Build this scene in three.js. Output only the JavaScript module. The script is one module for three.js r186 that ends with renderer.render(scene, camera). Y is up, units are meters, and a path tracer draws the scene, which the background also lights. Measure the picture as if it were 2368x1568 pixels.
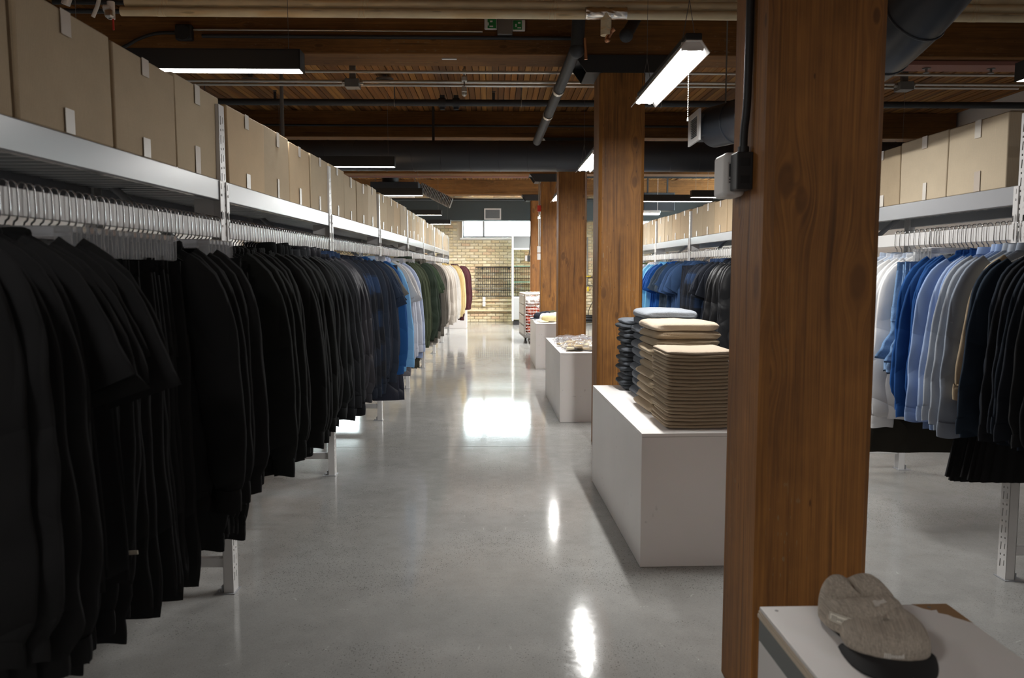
import * as THREE from 'three';
import { mergeGeometries } from 'three/addons/utils/BufferGeometryUtils.js';
import { RoundedBoxGeometry } from 'three/addons/geometries/RoundedBoxGeometry.js';
import { RectAreaLightUniformsLib } from 'three/addons/lights/RectAreaLightUniformsLib.js';

// ---------------------------------------------------------------- camera, sky, exposure
const scene = new THREE.Scene();
const EYE = 1.38, FOCAL = 1842;                                   // metres above the floor; pixels of a 1568-pixel-high frame
const camera = new THREE.PerspectiveCamera(2 * Math.atan(784 / FOCAL) * 180 / Math.PI, 2368 / 1568, 0.05, 90);
camera.position.set(0, EYE, 0);
camera.rotation.x = -Math.atan(162 / FOCAL);
camera.focus = 5.5;
camera.userData.fStop = 5.0;
const renderer = new THREE.WebGLRenderer({ antialias: true });
renderer.toneMapping = THREE.LinearToneMapping;
renderer.toneMappingExposure = 1.15;
renderer.shadowMap.enabled = true;
RectAreaLightUniformsLib.init();
scene.background = new THREE.Color(0.86, 0.96, 1.0);              // a white overcast sky
scene.backgroundIntensity = 20;
const LAMP = { shop: [92, 108, 165, 240, 270], pendant: [84, 80, 88, 130, 190, 260], right: 34, rightNear: 14, behind: 44, color: new THREE.Color(1.0, 0.985, 0.955) };

// ---------------------------------------------------------------- helpers
const V = (x, y, z) => new THREE.Vector3(x, y, z);
let seed = 12345;
const rnd = () => { seed = (seed * 1664525 + 1013904223) >>> 0; return seed / 4294967296; };
const rr = (a, b) => a + (b - a) * rnd();
const pick = (a) => a[Math.floor(rnd() * a.length)];
const A = 0.0225;                                                  // the building stands turned by this angle to the aisle
const CA = Math.cos(A), SA = Math.sin(A);
const B = (x, y, d) => V(x * CA - d * SA, y, -(x * SA + d * CA));  // building coordinates (across, up, along) to the world
const used = {};
const numbered = (n) => { used[n] = (used[n] ?? -1) + 1; return used[n] ? n + '_' + String(used[n]).padStart(3, '0') : n; };
function tag(o, label, category, group) { o.userData.label = label; o.userData.category = category; if (group) o.userData.group = group; return o; }
function thing(name, label, category, pos, turn = 0, group) {
  const o = new THREE.Group(); o.name = numbered(name); o.position.copy(pos); o.rotation.y = turn; scene.add(o);
  return tag(o, label, category, group);
}
function mesh(name, geo, mat, parent) {
  const m = new THREE.Mesh(geo, mat); m.name = parent ? name : numbered(name); m.castShadow = m.receiveShadow = true; (parent || scene).add(m); return m;
}
function single(name, geo, mat, label, category, pos, turn = 0, group) { const m = mesh(name, geo, mat); m.position.copy(pos); m.rotation.y = turn; return tag(m, label, category, group); }
function structure(name) { const g = new THREE.Group(); g.name = name; g.userData.kind = 'structure'; g.rotation.y = A; scene.add(g); return g; }
const move = (g, x, y, z) => g.translate(x, y, z);
const box = (w, h, l, x = 0, y = 0, z = 0) => move(new THREE.BoxGeometry(w, h, l), x, y, z);
const rbox = (w, h, l, r, x = 0, y = 0, z = 0, s = 2) => move(new RoundedBoxGeometry(w, h, l, s, r), x, y, z);
const tube = (pts, r, seg = 24, n = 8) => new THREE.TubeGeometry(new THREE.CatmullRomCurve3(pts.map((p) => V(...p)), false, 'catmullrom', 0.5), seg, r, n, false);
function rod(a, b, r, n = 10) {
  const p = V(...a), q = V(...b), g = new THREE.CylinderGeometry(r, r, p.distanceTo(q), n);
  g.applyQuaternion(new THREE.Quaternion().setFromUnitVectors(V(0, 1, 0), q.clone().sub(p).normalize()));
  return g.translate((p.x + q.x) / 2, (p.y + q.y) / 2, (p.z + q.z) / 2);
}
const disc = (r, h, x, y, z, n = 20) => move(new THREE.CylinderGeometry(r, r, h, n), x, y, z);
function merge(list) {
  return mergeGeometries(list.map((g) => { const n = g.index ? g.toNonIndexed() : g; for (const k of Object.keys(n.attributes)) if (!['position', 'normal', 'uv'].includes(k)) n.deleteAttribute(k); return n; }));
}
function metric(geo, grain = null, shift = [0, 0], scale = 1) {    // uv in metres, v along the grain axis
  const g = geo.index ? geo.toNonIndexed() : geo, p = g.attributes.position, n = g.attributes.normal, uv = new Float32Array(p.count * 2), ax = ['x', 'y', 'z'];
  for (let i = 0; i < p.count; i++) {
    const c = [p.getX(i), p.getY(i), p.getZ(i)], m = [Math.abs(n.getX(i)), Math.abs(n.getY(i)), Math.abs(n.getZ(i))];
    const k = m.indexOf(Math.max(...m)), rest = [0, 1, 2].filter((a) => a !== k), gi = grain ? ax.indexOf(grain) : -1;
    let [u, v] = rest;
    if (k === 0) [u, v] = [2, 1];
    if (gi >= 0 && u === gi) [u, v] = [v, u];
    uv[2 * i] = (c[u] + shift[0]) * scale; uv[2 * i + 1] = (c[v] + shift[1]) * scale;
  }
  g.setAttribute('uv', new THREE.BufferAttribute(uv, 2)); return g;
}

// ---------------------------------------------------------------- noise and textures
const H2 = (x, y) => { let h = Math.imul(x | 0, 374761393) ^ Math.imul(y | 0, 668265263); h = Math.imul(h ^ (h >>> 13), 1274126177); return ((h ^ (h >>> 16)) >>> 0) / 4294967296; };
function noise(x, y) {
  const xi = Math.floor(x), yi = Math.floor(y), fx = x - xi, fy = y - yi, u = fx * fx * (3 - 2 * fx), v = fy * fy * (3 - 2 * fy);
  const a = H2(xi, yi), b = H2(xi + 1, yi), c = H2(xi, yi + 1), d = H2(xi + 1, yi + 1);
  return a + (b - a) * u + (c - a) * v + (a - b - c + d) * u * v;
}
const fbm = (x, y, o = 4) => { let s = 0, a = 0.5, t = 0; for (let i = 0; i < o; i++) { s += a * noise(x, y); t += a; a *= 0.5; x = x * 2.03 + 11.3; y = y * 2.03 + 5.7; } return s / t; };
const clamp = (v, a = 0, b = 1) => Math.min(b, Math.max(a, v)), mix = (a, b, t) => a + (b - a) * t, smooth = (a, b, v) => { const t = clamp((v - a) / (b - a)); return t * t * (3 - 2 * t); };
function finish(t, srgb, size, mirror = true) {
  t.wrapS = t.wrapT = mirror ? THREE.MirroredRepeatWrapping : THREE.RepeatWrapping; t.magFilter = THREE.LinearFilter; t.minFilter = THREE.LinearMipmapLinearFilter; t.generateMipmaps = true;
  if (srgb) t.colorSpace = THREE.SRGBColorSpace;
  t.repeat.set(1 / size[0], 1 / size[1]); t.needsUpdate = true; return t;
}
function texture(w, h, size, f, srgb = true) {                     // f(u metres, v metres) -> [r, g, b] in 0..1
  const data = new Uint8Array(w * h * 4);
  for (let y = 0, i = 0; y < h; y++) for (let x = 0; x < w; x++, i += 4) {
    const c = f((x + 0.5) / w * size[0], (y + 0.5) / h * size[1]);
    data[i] = clamp(c[0]) * 255; data[i + 1] = clamp(c[1]) * 255; data[i + 2] = clamp(c[2]) * 255; data[i + 3] = 255;
  }
  return finish(new THREE.DataTexture(data, w, h), srgb, size);
}
const grey = (w, h, size, f) => texture(w, h, size, (u, v) => { const g = f(u, v); return [g, g, g]; }, false);

function woodMaps(s, dark, light, size = [0.7, 2.0], w = 720, h = 2048) {
  const knots = []; for (let k = 0; k < 7; k++) knots.push([H2(s, k) * size[0], H2(k + 7, s) * size[1], 0.009 + 0.015 * H2(s + 3, k)]);
  const height = (u, v) => {
    let du = 0, knot = 0;
    for (const [ku, kv, kr] of knots) { const a = u - ku, b = (v - kv) / 2.2, r2 = (a * a + b * b) / (kr * kr); du += a * 1.6 * Math.exp(-r2 / 5); knot = Math.max(knot, smooth(1.5, 0.35, r2)); }
    const x = u - du * 0.8 + 0.012 * (fbm(u * 3 + s, v * 1.1, 3) - 0.5);
    const ring = 0.3 * fbm(x * 34 + s * 9, v * 0.45 + s, 2) + 0.7 * fbm(x * 150 + s, v * 2.4, 3), fine = noise(x * 420 + s, v * 9), check = smooth(0.80, 0.90, noise(x * 55 + s * 3, v * 0.8 + 4)) * smooth(0.5, 0.72, noise(u * 9, v * 1.6 + s));
    return [ring, fine, check, knot];
  };
  const map = texture(w, h, size, (u, v) => {
    const [ring, fine, check, knot] = height(u, v), patch = fbm(u * 2.2 + s, v * 0.9 + 2 * s, 4);
    let t = clamp(0.62 * ring + 0.2 * fine + 0.95 * (patch - 0.5) + 0.10); t *= 1 - 0.6 * check; t *= 1 - 0.42 * knot * (0.7 + 0.6 * fine); t = clamp(t + 0.16 * (fbm(u * 30, v * 16 + s, 3) - 0.5));
    { const cx = Math.floor(u * 11), cy = Math.floor(v * 5), q = H2(cx + 31 * s, cy); if (q > 0.8) { const a = (u * 11 - cx - 0.5 - 0.4 * (H2(cx, cy + s) - 0.5)) / 11, b = (v * 5 - cy - 0.5 - 0.5 * (H2(cy, cx + s) - 0.5)) / 5; t *= 1 - 0.72 * smooth(1, 0.3, Math.hypot(a / 0.0035, b / (0.004 + 0.012 * H2(cy, cx)))); } }
    const scuff = smooth(0.82, 0.93, noise(u * 190 + 5 * s, v * 40)) * smooth(0.5, 0.8, noise(u * 4 + s, v * 3)) * 0.34;
    return [0, 1, 2].map((c) => mix(mix(dark[c], light[c], t), 0.62, scuff));
  });
  const bump = grey(w / 2, h / 2, size, (u, v) => { const [ring, fine, check] = height(u, v); return clamp(0.45 * ring + 0.3 * fine + 0.25 - 0.5 * check); });
  return { map, bumpMap: bump };
}
const std = (o) => new THREE.MeshStandardMaterial(o), phys = (o) => new THREE.MeshPhysicalMaterial(o);
const rgb = (r, g, b) => new THREE.Color().setRGB(r, g, b), hex = (h) => new THREE.Color(h);
const M = {};
{
  const wp = woodMaps(3, [0.275, 0.158, 0.048], [0.71, 0.475, 0.22]), wp2 = woodMaps(8, [0.29, 0.172, 0.056], [0.77, 0.53, 0.25]);
  M.pillar = std({ ...wp, bumpScale: 0.0016, roughness: 0.62 }); M.pillar2 = std({ ...wp2, bumpScale: 0.0016, roughness: 0.6 });
  const wb = woodMaps(5, [0.265, 0.165, 0.078], [0.60, 0.42, 0.22], [1, 3], 256, 768);
  M.beam = std({ ...wb, bumpScale: 0.0014, roughness: 0.9 });
  const wc = woodMaps(11, [0.40, 0.265, 0.11], [0.90, 0.66, 0.31], [1, 3], 256, 768);
  M.planks = [0xffffff, 0xd8cfc4, 0xb9ac9c, 0xefe0cc].map((c) => std({ ...wc, color: hex(c), bumpScale: 0.001, roughness: 0.8 }));
}
{
  const S = [2.6, 2.6], N = 2048;
  const concrete = texture(N, N, S, (u, v) => {
    let g = 0.605 + 0.13 * (fbm(u * 1.7, v * 1.7, 5) - 0.5) + 0.05 * (fbm(u * 14, v * 14, 3) - 0.5) + 0.05 * (noise(u * 420, v * 420) - 0.5);
    const dens = smooth(0.42, 0.75, fbm(u * 2.3 + 9, v * 2.3, 4));
    let speck = 0;
    for (const [k, th] of [[105, 0.93], [190, 0.91]]) {
      const cx = Math.floor(u * k), cy = Math.floor(v * k), r = H2(cx + k, cy * 3);
      if (r > th - 0.10 * dens) { const px = 0.3 + 0.4 * H2(cx, cy + 5), py = 0.3 + 0.4 * H2(cx + 9, cy), q = Math.hypot(u * k - cx - px, v * k - cy - py); speck = Math.max(speck, smooth(0.34, 0.12, q) * (0.25 + 0.75 * H2(cy, cx))); }
    }
    g -= 0.34 * speck * (0.30 + 0.70 * dens);
    { const k = 9, cx = Math.floor(u * k), cy = Math.floor(v * k); if (H2(cx * 5, cy + 77) > 0.93) { const an = H2(cx, cy) * 3.14, a = u * k - cx - 0.5, b = v * k - cy - 0.5, x = a * Math.cos(an) + b * Math.sin(an), y = -a * Math.sin(an) + b * Math.cos(an); g += 0.11 * smooth(0.26, 0.06, Math.abs(x)) * smooth(0.045, 0.008, Math.abs(y + 0.04 * noise(x * 9, cy))) * smooth(0.35, 0.6, noise(u * 260, v * 260)); } }
    const warm = 0.012 * (fbm(u * 1.1 + 3, v * 1.1, 3) - 0.3);
    return [g + 0.5 * warm, g, g - 0.008 - warm];
  });
  const rough = grey(1024, 1024, [4.3, 4.3], (u, v) => 0.045 + 0.085 * fbm(u * 1.1, v * 1.1, 5) + 0.03 * noise(u * 90, v * 90));
  const bump = grey(1024, 1024, [1.7, 1.7], (u, v) => 0.5 + 0.35 * (fbm(u * 26, v * 26, 4) - 0.5) + 0.18 * (fbm(u * 5, v * 5, 3) - 0.5));
  M.floor = phys({ map: concrete, roughnessMap: rough, roughness: 1, bumpMap: bump, bumpScale: 0.0005, specularIntensity: 0.48 });
  M.floorJoint = std({ color: rgb(0.09, 0.085, 0.075), roughness: 0.9 });
}
{
  const card = texture(512, 512, [0.5, 0.5], (u, v) => { const g = 0.96 + 0.035 * Math.sin(u * 900 + 2 * noise(u * 40, v * 3)) * noise(u * 30, v * 8) + 0.05 * (fbm(u * 12, v * 12, 4) - 0.5) + 0.03 * (noise(u * 500, v * 500) - 0.5); return [0.82 * g, 0.755 * g, 0.65 * g]; });
  M.cardboard = [0xffffff, 0xf3efe8, 0xe8e2da, 0xfff4e6].map((c) => std({ map: card, color: hex(c), roughness: 0.85 }));
  M.cardEdge = std({ color: rgb(0.20, 0.135, 0.08), roughness: 0.9 });
  M.tape = std({ color: rgb(0.50, 0.42, 0.345), roughness: 0.42 });
  M.tapePale = std({ color: rgb(0.62, 0.57, 0.50), roughness: 0.35 });
}
M.rackGrey = std({ color: rgb(0.34, 0.35, 0.37), roughness: 0.26, metalness: 0.0 });
M.rackDeck = std({ color: rgb(0.42, 0.44, 0.45), roughness: 0.42, metalness: 0.15 });
M.rackWhite = std({ color: rgb(0.72, 0.71, 0.70), roughness: 0.33 });
M.chrome = std({ color: rgb(0.50, 0.50, 0.51), roughness: 0.18, metalness: 1 });
M.clear = phys({ color: rgb(0.97, 0.98, 1.0), roughness: 0.04, transmission: 0.84, thickness: 0.006, ior: 1.5 });
M.paneGlass = phys({ color: rgb(0.97, 1, 0.99), roughness: 0.0, transmission: 1, thickness: 0, ior: 1.5 });
M.glassEdge = phys({ color: rgb(0.35, 0.75, 0.66), roughness: 0.1, transmission: 0.6, thickness: 0 });
M.bagPlastic = phys({ color: rgb(0.97, 0.97, 0.98), roughness: 0.12, transmission: 0.92, thickness: 0, ior: 1.45 });
M.white = std({ color: rgb(0.74, 0.73, 0.72), roughness: 0.5 });
M.drywall = std({ color: rgb(0.66, 0.62, 0.60), roughness: 0.85, bumpMap: grey(256, 256, [1, 1], (u, v) => fbm(u * 60, v * 60, 3)), bumpScale: 0.0006 });
M.black = std({ color: rgb(0.018, 0.019, 0.021), roughness: 0.5 });
M.blackMatt = std({ color: rgb(0.010, 0.010, 0.011), roughness: 0.75 });
M.duct = std({ color: rgb(0.036, 0.044, 0.058), roughness: 0.42 });
M.ductBlue = std({ color: rgb(0.035, 0.043, 0.055), roughness: 0.5 });
M.conduit = std({ color: rgb(0.62, 0.60, 0.56), roughness: 0.32, metalness: 0.9 });
M.steelGrey = std({ color: rgb(0.22, 0.215, 0.21), roughness: 0.45, metalness: 0.5 });
M.steelPale = std({ color: rgb(0.33, 0.34, 0.34), roughness: 0.5 });
M.darkPipe = std({ color: rgb(0.028, 0.033, 0.04), roughness: 0.55 });
M.foil = std({ color: rgb(0.78, 0.76, 0.72), roughness: 0.28, metalness: 1 });
M.copper = std({ color: rgb(0.55, 0.28, 0.16), roughness: 0.3, metalness: 1 });
M.insulation = std({ map: texture(512, 256, [2.0, 0.5], (u, v) => { const g = 0.93 + 0.12 * (fbm(u * 9, v * 14, 4) - 0.5) - 0.16 * smooth(0.72, 0.85, fbm(u * 5 + 4, v * 30, 3)), y = 0.05 * smooth(0.6, 0.8, fbm(u * 2, v * 9 + 8, 3)); return [0.95 * g, (0.895 - y) * g, (0.76 - 2 * y) * g]; }), roughness: 0.7 });
M.pcb = std({ color: rgb(0.02, 0.24, 0.06), roughness: 0.5 });
M.red = std({ color: rgb(0.5, 0.03, 0.02), roughness: 0.5 });
M.lampFace = std({ color: rgb(0.9, 0.9, 0.9), emissive: rgb(1, 0.97, 0.95), emissiveIntensity: 7, roughness: 0.5 });
M.plinth = std({ map: texture(512, 512, [1.6, 1.6], (u, v) => { const g = 0.915 + 0.03 * (fbm(u * 4, v * 4, 4) - 0.5) - 0.10 * smooth(0.9, 0.96, noise(u * 60, v * 34)) * smooth(0.62, 0.8, noise(u * 5 + 3, v * 5)); return [g, g * 0.985, g * 0.975]; }), roughness: 0.45 });

// ---------------------------------------------------------------- the setting: floor, walls, windows, ceiling
const ROOM = { x0: -6.4, x1: 5.6, d0: -3.2, d1: 20.8, top: 3.25 };
const LX = ROOM.x1 - ROOM.x0, CX = (ROOM.x0 + ROOM.x1) / 2, LD = ROOM.d1 - ROOM.d0, CD = (ROOM.d0 + ROOM.d1) / 2;
{
  const floor = structure('floor'), joint = 6.12, gap = 0.005;
  for (const [a, b] of [[ROOM.d0, joint - gap / 2], [joint + gap / 2, ROOM.d1 + 0.2]]) mesh('slab', metric(box(LX + 0.6, 0.15, b - a, CX, -0.075, -(a + b) / 2)), M.floor, floor);
  mesh('joint_filler', box(LX + 0.4, 0.1, 0.06, CX, -0.054, -joint), M.floorJoint, floor);
}
for (const [side, x] of [['left', ROOM.x0 - 0.1]]) { const w = structure('wall_' + side); mesh('wall_face', metric(box(0.2, 3.9, LD + 0.6, x, 1.75, -CD)), M.drywall, w); }
const SIDE = [[11.9, 14.4], [15.0, 17.5]], SLO = 2.0, SHI = 3.05;          // windows of the right wall, along the building
{
  const w = structure('wall_right'), x = ROOM.x1 + 0.1, spans = [[ROOM.d0 - 0.3, ROOM.d1 + 0.3, -0.2, SLO], [ROOM.d0 - 0.3, ROOM.d1 + 0.3, SHI, 3.7]];
  let d = ROOM.d0 - 0.3; for (const [a, b] of SIDE) { spans.push([d, a, SLO, SHI]); d = b; } spans.push([d, ROOM.d1 + 0.3, SLO, SHI]);
  mesh('wall_face', merge(spans.map(([a, b, lo, hi]) => metric(box(0.2, hi - lo, b - a, x, (lo + hi) / 2, -(a + b) / 2)))), M.drywall, w);
  SIDE.forEach(([a, b], i) => {
    const g = structure('window_' + (4 + i)), m = (SLO + SHI) / 2, h = SHI - SLO, c = -(a + b) / 2;
    mesh('window_frame', merge([box(0.06, 0.05, b - a, x, SLO + 0.025, c), box(0.06, 0.05, b - a, x, SHI - 0.025, c), box(0.06, h, 0.05, x, m, -a - 0.025), box(0.06, h, 0.05, x, m, -b + 0.025), box(0.06, h, 0.05, x, m, c)]), M.rackGrey, g);
    for (const k of [-1, 1]) mesh('pane', box(0.004, h - 0.1, (b - a) / 2 - 0.08, x, m, c + k * (b - a) / 4), M.paneGlass, g);
  });
}
{ const w = structure('wall_front'); mesh('wall_face', metric(box(LX + 0.6, 3.9, 0.2, CX, 1.75, -ROOM.d0 + 0.1)), M.drywall, w); }

const WINDOWS = [[-5.6, -3.55], [-0.83, 1.25], [2.9, 4.5]], SILL = 2.185, HEAD = 3.2;
{
  const wall = structure('wall_back'), mortar = std({ color: rgb(0.60, 0.53, 0.41), roughness: 0.95, bumpMap: grey(256, 256, [0.3, 0.3], (u, v) => fbm(u * 90, v * 90, 3)), bumpScale: 0.002 });
  const spans = [], dm = ROOM.d1 + 0.012 + 0.15;
  spans.push([ROOM.x0 - 0.2, ROOM.x1 + 0.2, -0.1, SILL], [ROOM.x0 - 0.2, ROOM.x1 + 0.2, HEAD, 3.6]);
  let x = ROOM.x0 - 0.2; for (const [a, b] of WINDOWS) { spans.push([x, a, SILL, HEAD]); x = b; } spans.push([x, ROOM.x1 + 0.2, SILL, HEAD]);
  mesh('mortar', merge(spans.map(([a, b, c, d]) => metric(box(b - a, d - c, 0.3, (a + b) / 2, (c + d) / 2, -dm)))), mortar, wall);
  const grain = texture(256, 256, [0.5, 0.5], (u, v) => { const g = 0.93 + 0.2 * (fbm(u * 26, v * 26, 4) - 0.5) - 0.14 * smooth(0.66, 0.8, fbm(u * 40 + 7, v * 40, 3)); return [g, g, g]; });
  const brickBump = grey(256, 256, [0.4, 0.4], (u, v) => fbm(u * 70, v * 70, 4));
  const tones = [0xefdfb9, 0xead8b0, 0xf0e2c4, 0xe4d2a8, 0xecdab4, 0xf0e0bc, 0xe2d0aa, 0xe8caa6, 0xdfc8a0, 0xf0e2c0].map((c) => std({ color: hex(c), map: grain, bumpMap: brickBump, bumpScale: 0.003, roughness: 0.9 }));
  const shapes = [0, 1, 2, 3].map((k) => metric(rbox(0.206, 0.0635, 0.04, 0.006, 0, 0, 0, 1), null, [k * 0.31, k * 0.17]));
  const mw = 0.218, mh = 0.0758, parts = [], rest = [];
  for (let r = 0; r * mh < 3.25; r++) for (let c = -1; c * mw < LX + 0.3; c++) {
    const bx = ROOM.x0 + c * mw + (r % 2) * mw / 2, by = 0.036 + r * mh, half = 0.106, head = r % 6 === 5;
    if (WINDOWS.some(([a, b]) => bx + half > a - 0.04 && bx - half < b + 0.04 && by > SILL - 0.06 && by < HEAD + 0.05)) continue;
    const item = { x: bx, y: by, z: -(ROOM.d1 - 0.0 + 0.006 * (H2(r, c) - 0.5)), tone: Math.floor(H2(c + 50, r) * 10), turn: 0.012 * (H2(r + 9, c) - 0.5), shape: Math.floor(H2(c, r + 31) * 4), head };
    ((bx > -1.25 && bx < 0.62 && by < 2.62) || (bx > 1.6 && bx < 2.0 && by < 1.3) ? parts : rest).push(item);
  }
  parts.sort((a, b) => (Math.abs(a.x + 0.3) > 0.95) - (Math.abs(b.x + 0.3) > 0.95)); rest.push(...parts.splice(300));
  for (const p of parts) { const m = mesh('brick', shapes[p.shape], tones[p.tone], wall); m.position.set(p.x, p.y, p.z); m.rotation.z = p.turn; }
  const field = new THREE.InstancedMesh(shapes[0], std({ color: 0xffffff, map: grain, bumpMap: brickBump, bumpScale: 0.003, roughness: 0.9 }), rest.length);
  const o = new THREE.Object3D();
  rest.forEach((p, i) => { o.position.set(p.x, p.y, p.z); o.rotation.z = p.turn; o.updateMatrix(); field.setMatrixAt(i, o.matrix); field.setColorAt(i, tones[p.tone].color); });
  field.name = 'brick_field'; field.userData.kind = 'stuff'; field.castShadow = field.receiveShadow = true; wall.add(field);
  mesh('drywall_panel', metric(box(1.1, 3.3, 0.05, 5.1, 1.65, -(ROOM.d1 - 0.03))), M.drywall, wall);
  WINDOWS.forEach(([a, b], i) => {
    const w = structure('window_' + (i + 1)), h = HEAD - SILL, m = (SILL + HEAD) / 2, z = -(ROOM.d1 + 0.17), f = 0.05, mull = a + (b - a) * 0.27;
    mesh('window_frame', merge([box(f, h, 0.06, a + f / 2, m, z), box(f, h, 0.06, b - f / 2, m, z), box(b - a, f, 0.06, (a + b) / 2, SILL + f / 2, z), box(b - a, f, 0.06, (a + b) / 2, HEAD - f / 2, z), box(0.055, h, 0.06, mull, m, z)]), M.rackGrey, w);
    mesh('window_sill', rbox(b - a + 0.1, 0.05, 0.26, 0.01, (a + b) / 2, SILL - 0.025, -(ROOM.d1 + 0.06)), M.white, w);
    mesh('window_jamb', merge([box(0.02, h, 0.22, a + 0.01, m, z + 0.1), box(0.02, h, 0.22, b - 0.01, m, z + 0.1)]), M.white, w);
    mesh('pane', box(mull - a - 0.07, h - 0.08, 0.004, (a + mull) / 2, m, z), M.paneGlass, w);
    mesh('pane', box(b - mull - 0.07, h - 0.08, 0.004, (b + mull) / 2, m, z), M.paneGlass, w);
  });
}
const BEAMS = [2.29, 5.98, 9.66, 13.3, 16.97];                       // near faces of the beams and pillars, along the building
{
  const c = structure('ceiling');
  mesh('roof_deck', box(LX + 0.6, 0.2, LD + 0.8, CX, ROOM.top + 0.16, -CD), M.blackMatt, c);
  const w = 0.062, edges = [ROOM.d0, ...BEAMS.map((d) => d + 0.17), ROOM.d1];
  const shapes = [0, 1, 2, 3, 4, 5].map((k) => metric(box(w - 0.006, 0.06, 1), 'z', [k * 0.063 + 0.03, k * 0.41]));
  const count = Math.floor(LX / w); let kept = 0;
  for (let b = 0; b < edges.length - 1; b++) {
    const len = edges[b + 1] - edges[b], zc = -(edges[b] + edges[b + 1]) / 2, rest = [];
    for (let i = 0; i < count; i++) {
      const x = ROOM.x0 + (i + 0.5) * w, y = ROOM.top + 0.03 - 0.009 * H2(i, b * 7 + 3) + (H2(i, b) > 0.9 ? 0.012 : 0), k = Math.floor(H2(i * 3, b + 1) * 6);
      if ((b === 2 && x > -4.3 && x < 5.2 && kept < 160) || (b === 1 && x > 3 && kept < 200)) { kept++; const m = mesh('plank', shapes[k], M.planks[Math.floor(H2(b + 5, i) * 4)], c); m.position.set(x, y, zc); m.scale.z = len; }
      else rest.push([x, y, i]);
    }
    const f = new THREE.InstancedMesh(shapes[b % 6], M.planks[0], rest.length), o = new THREE.Object3D();
    rest.forEach(([x, y, i], n) => { o.position.set(x, y, zc); o.scale.set(1, 1, len); o.updateMatrix(); f.setMatrixAt(n, o.matrix); f.setColorAt(n, M.planks[Math.floor(H2(b + 5, i) * 4)].color); });
    f.name = 'plank_field'; f.userData.kind = 'stuff'; f.castShadow = f.receiveShadow = true; c.add(f);
  }
}

// ---------------------------------------------------------------- timber frame
const PX0 = 0.78, PX1 = 1.12, PD = 0.35;
const beamWords = ['over the pillar nearest the camera', 'over the second pillar, behind the cream pipes', 'over the third pillar, just behind the long black round duct', 'over the fourth pillar', 'over the fifth pillar, nearest the brick back wall'];
BEAMS.forEach((d, i) => {
  const g = metric(rbox(LX - 0.05, 0.31, PD, 0.012), 'x', [0.37 * i, 0.2 * i]);
  const o = single('timber_beam', g, M.beam, 'long brown timber ceiling beam ' + beamWords[i], 'beam', B(CX, 2.94 + 0.155, d + PD / 2), A);
  o.userData.kind = 'structure';
});
const pillarWords = ['massive brown timber pillar nearest the camera, with a white box on its side', 'second brown timber pillar, behind the stacks of folded knitwear', 'third brown timber pillar, rising behind the bagged socks', 'fourth brown timber pillar, rising behind the caps', 'fifth brown timber pillar, beside the glass cabinet'];
BEAMS.forEach((d, i) => {
  const w = PX1 - PX0, c = 0.024, s = new THREE.Shape(), h = i === 0 ? 2.94 : 2.815;
  s.moveTo(-w / 2 + c, -PD / 2); s.lineTo(w / 2 - c, -PD / 2); s.lineTo(w / 2, -PD / 2 + c); s.lineTo(w / 2, PD / 2 - c); s.lineTo(w / 2 - c, PD / 2); s.lineTo(-w / 2 + c, PD / 2); s.lineTo(-w / 2, PD / 2 - c); s.lineTo(-w / 2, -PD / 2 + c); s.closePath();
  const g = new THREE.ExtrudeGeometry(s, { depth: h, bevelEnabled: false, steps: 1 }); g.rotateX(-Math.PI / 2);
  const p = thing('timber_pillar', pillarWords[i], 'pillar', B((PX0 + PX1) / 2, 0, d + PD / 2), A);
  mesh('shaft', metric(g, 'y', [0.35 + 0.7 * i, -0.22 + 0.05 * i]), i % 2 ? M.pillar2 : M.pillar, p);
  if (i > 0) {                                                        // steel channel that carries the beam on the pillar
    const cap = new THREE.Shape(); cap.moveTo(-0.36, 0.125); cap.lineTo(0.36, 0.125); cap.lineTo(0.27, 0); cap.lineTo(-0.27, 0); cap.closePath();
    const hole = new THREE.Path(); hole.moveTo(-0.335, 0.115); hole.lineTo(-0.19, 0.115); hole.lineTo(-0.19, 0.012); hole.lineTo(-0.262, 0.012); hole.closePath();
    const side = new THREE.ExtrudeGeometry(cap, { depth: 0.012, bevelEnabled: false });
    mesh('steel_cap', merge([move(side.clone(), 0, 2.815, PD / 2), move(side.clone(), 0, 2.815, -PD / 2 - 0.012), box(0.54, 0.01, PD, 0, 2.82, 0), box(0.72, 0.01, PD, 0, 2.934, 0), box(0.01, 0.115, PD, -0.19, 2.875, 0), box(0.01, 0.115, PD, 0.19, 2.875, 0)]), M.black, p);
  }
});

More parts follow.
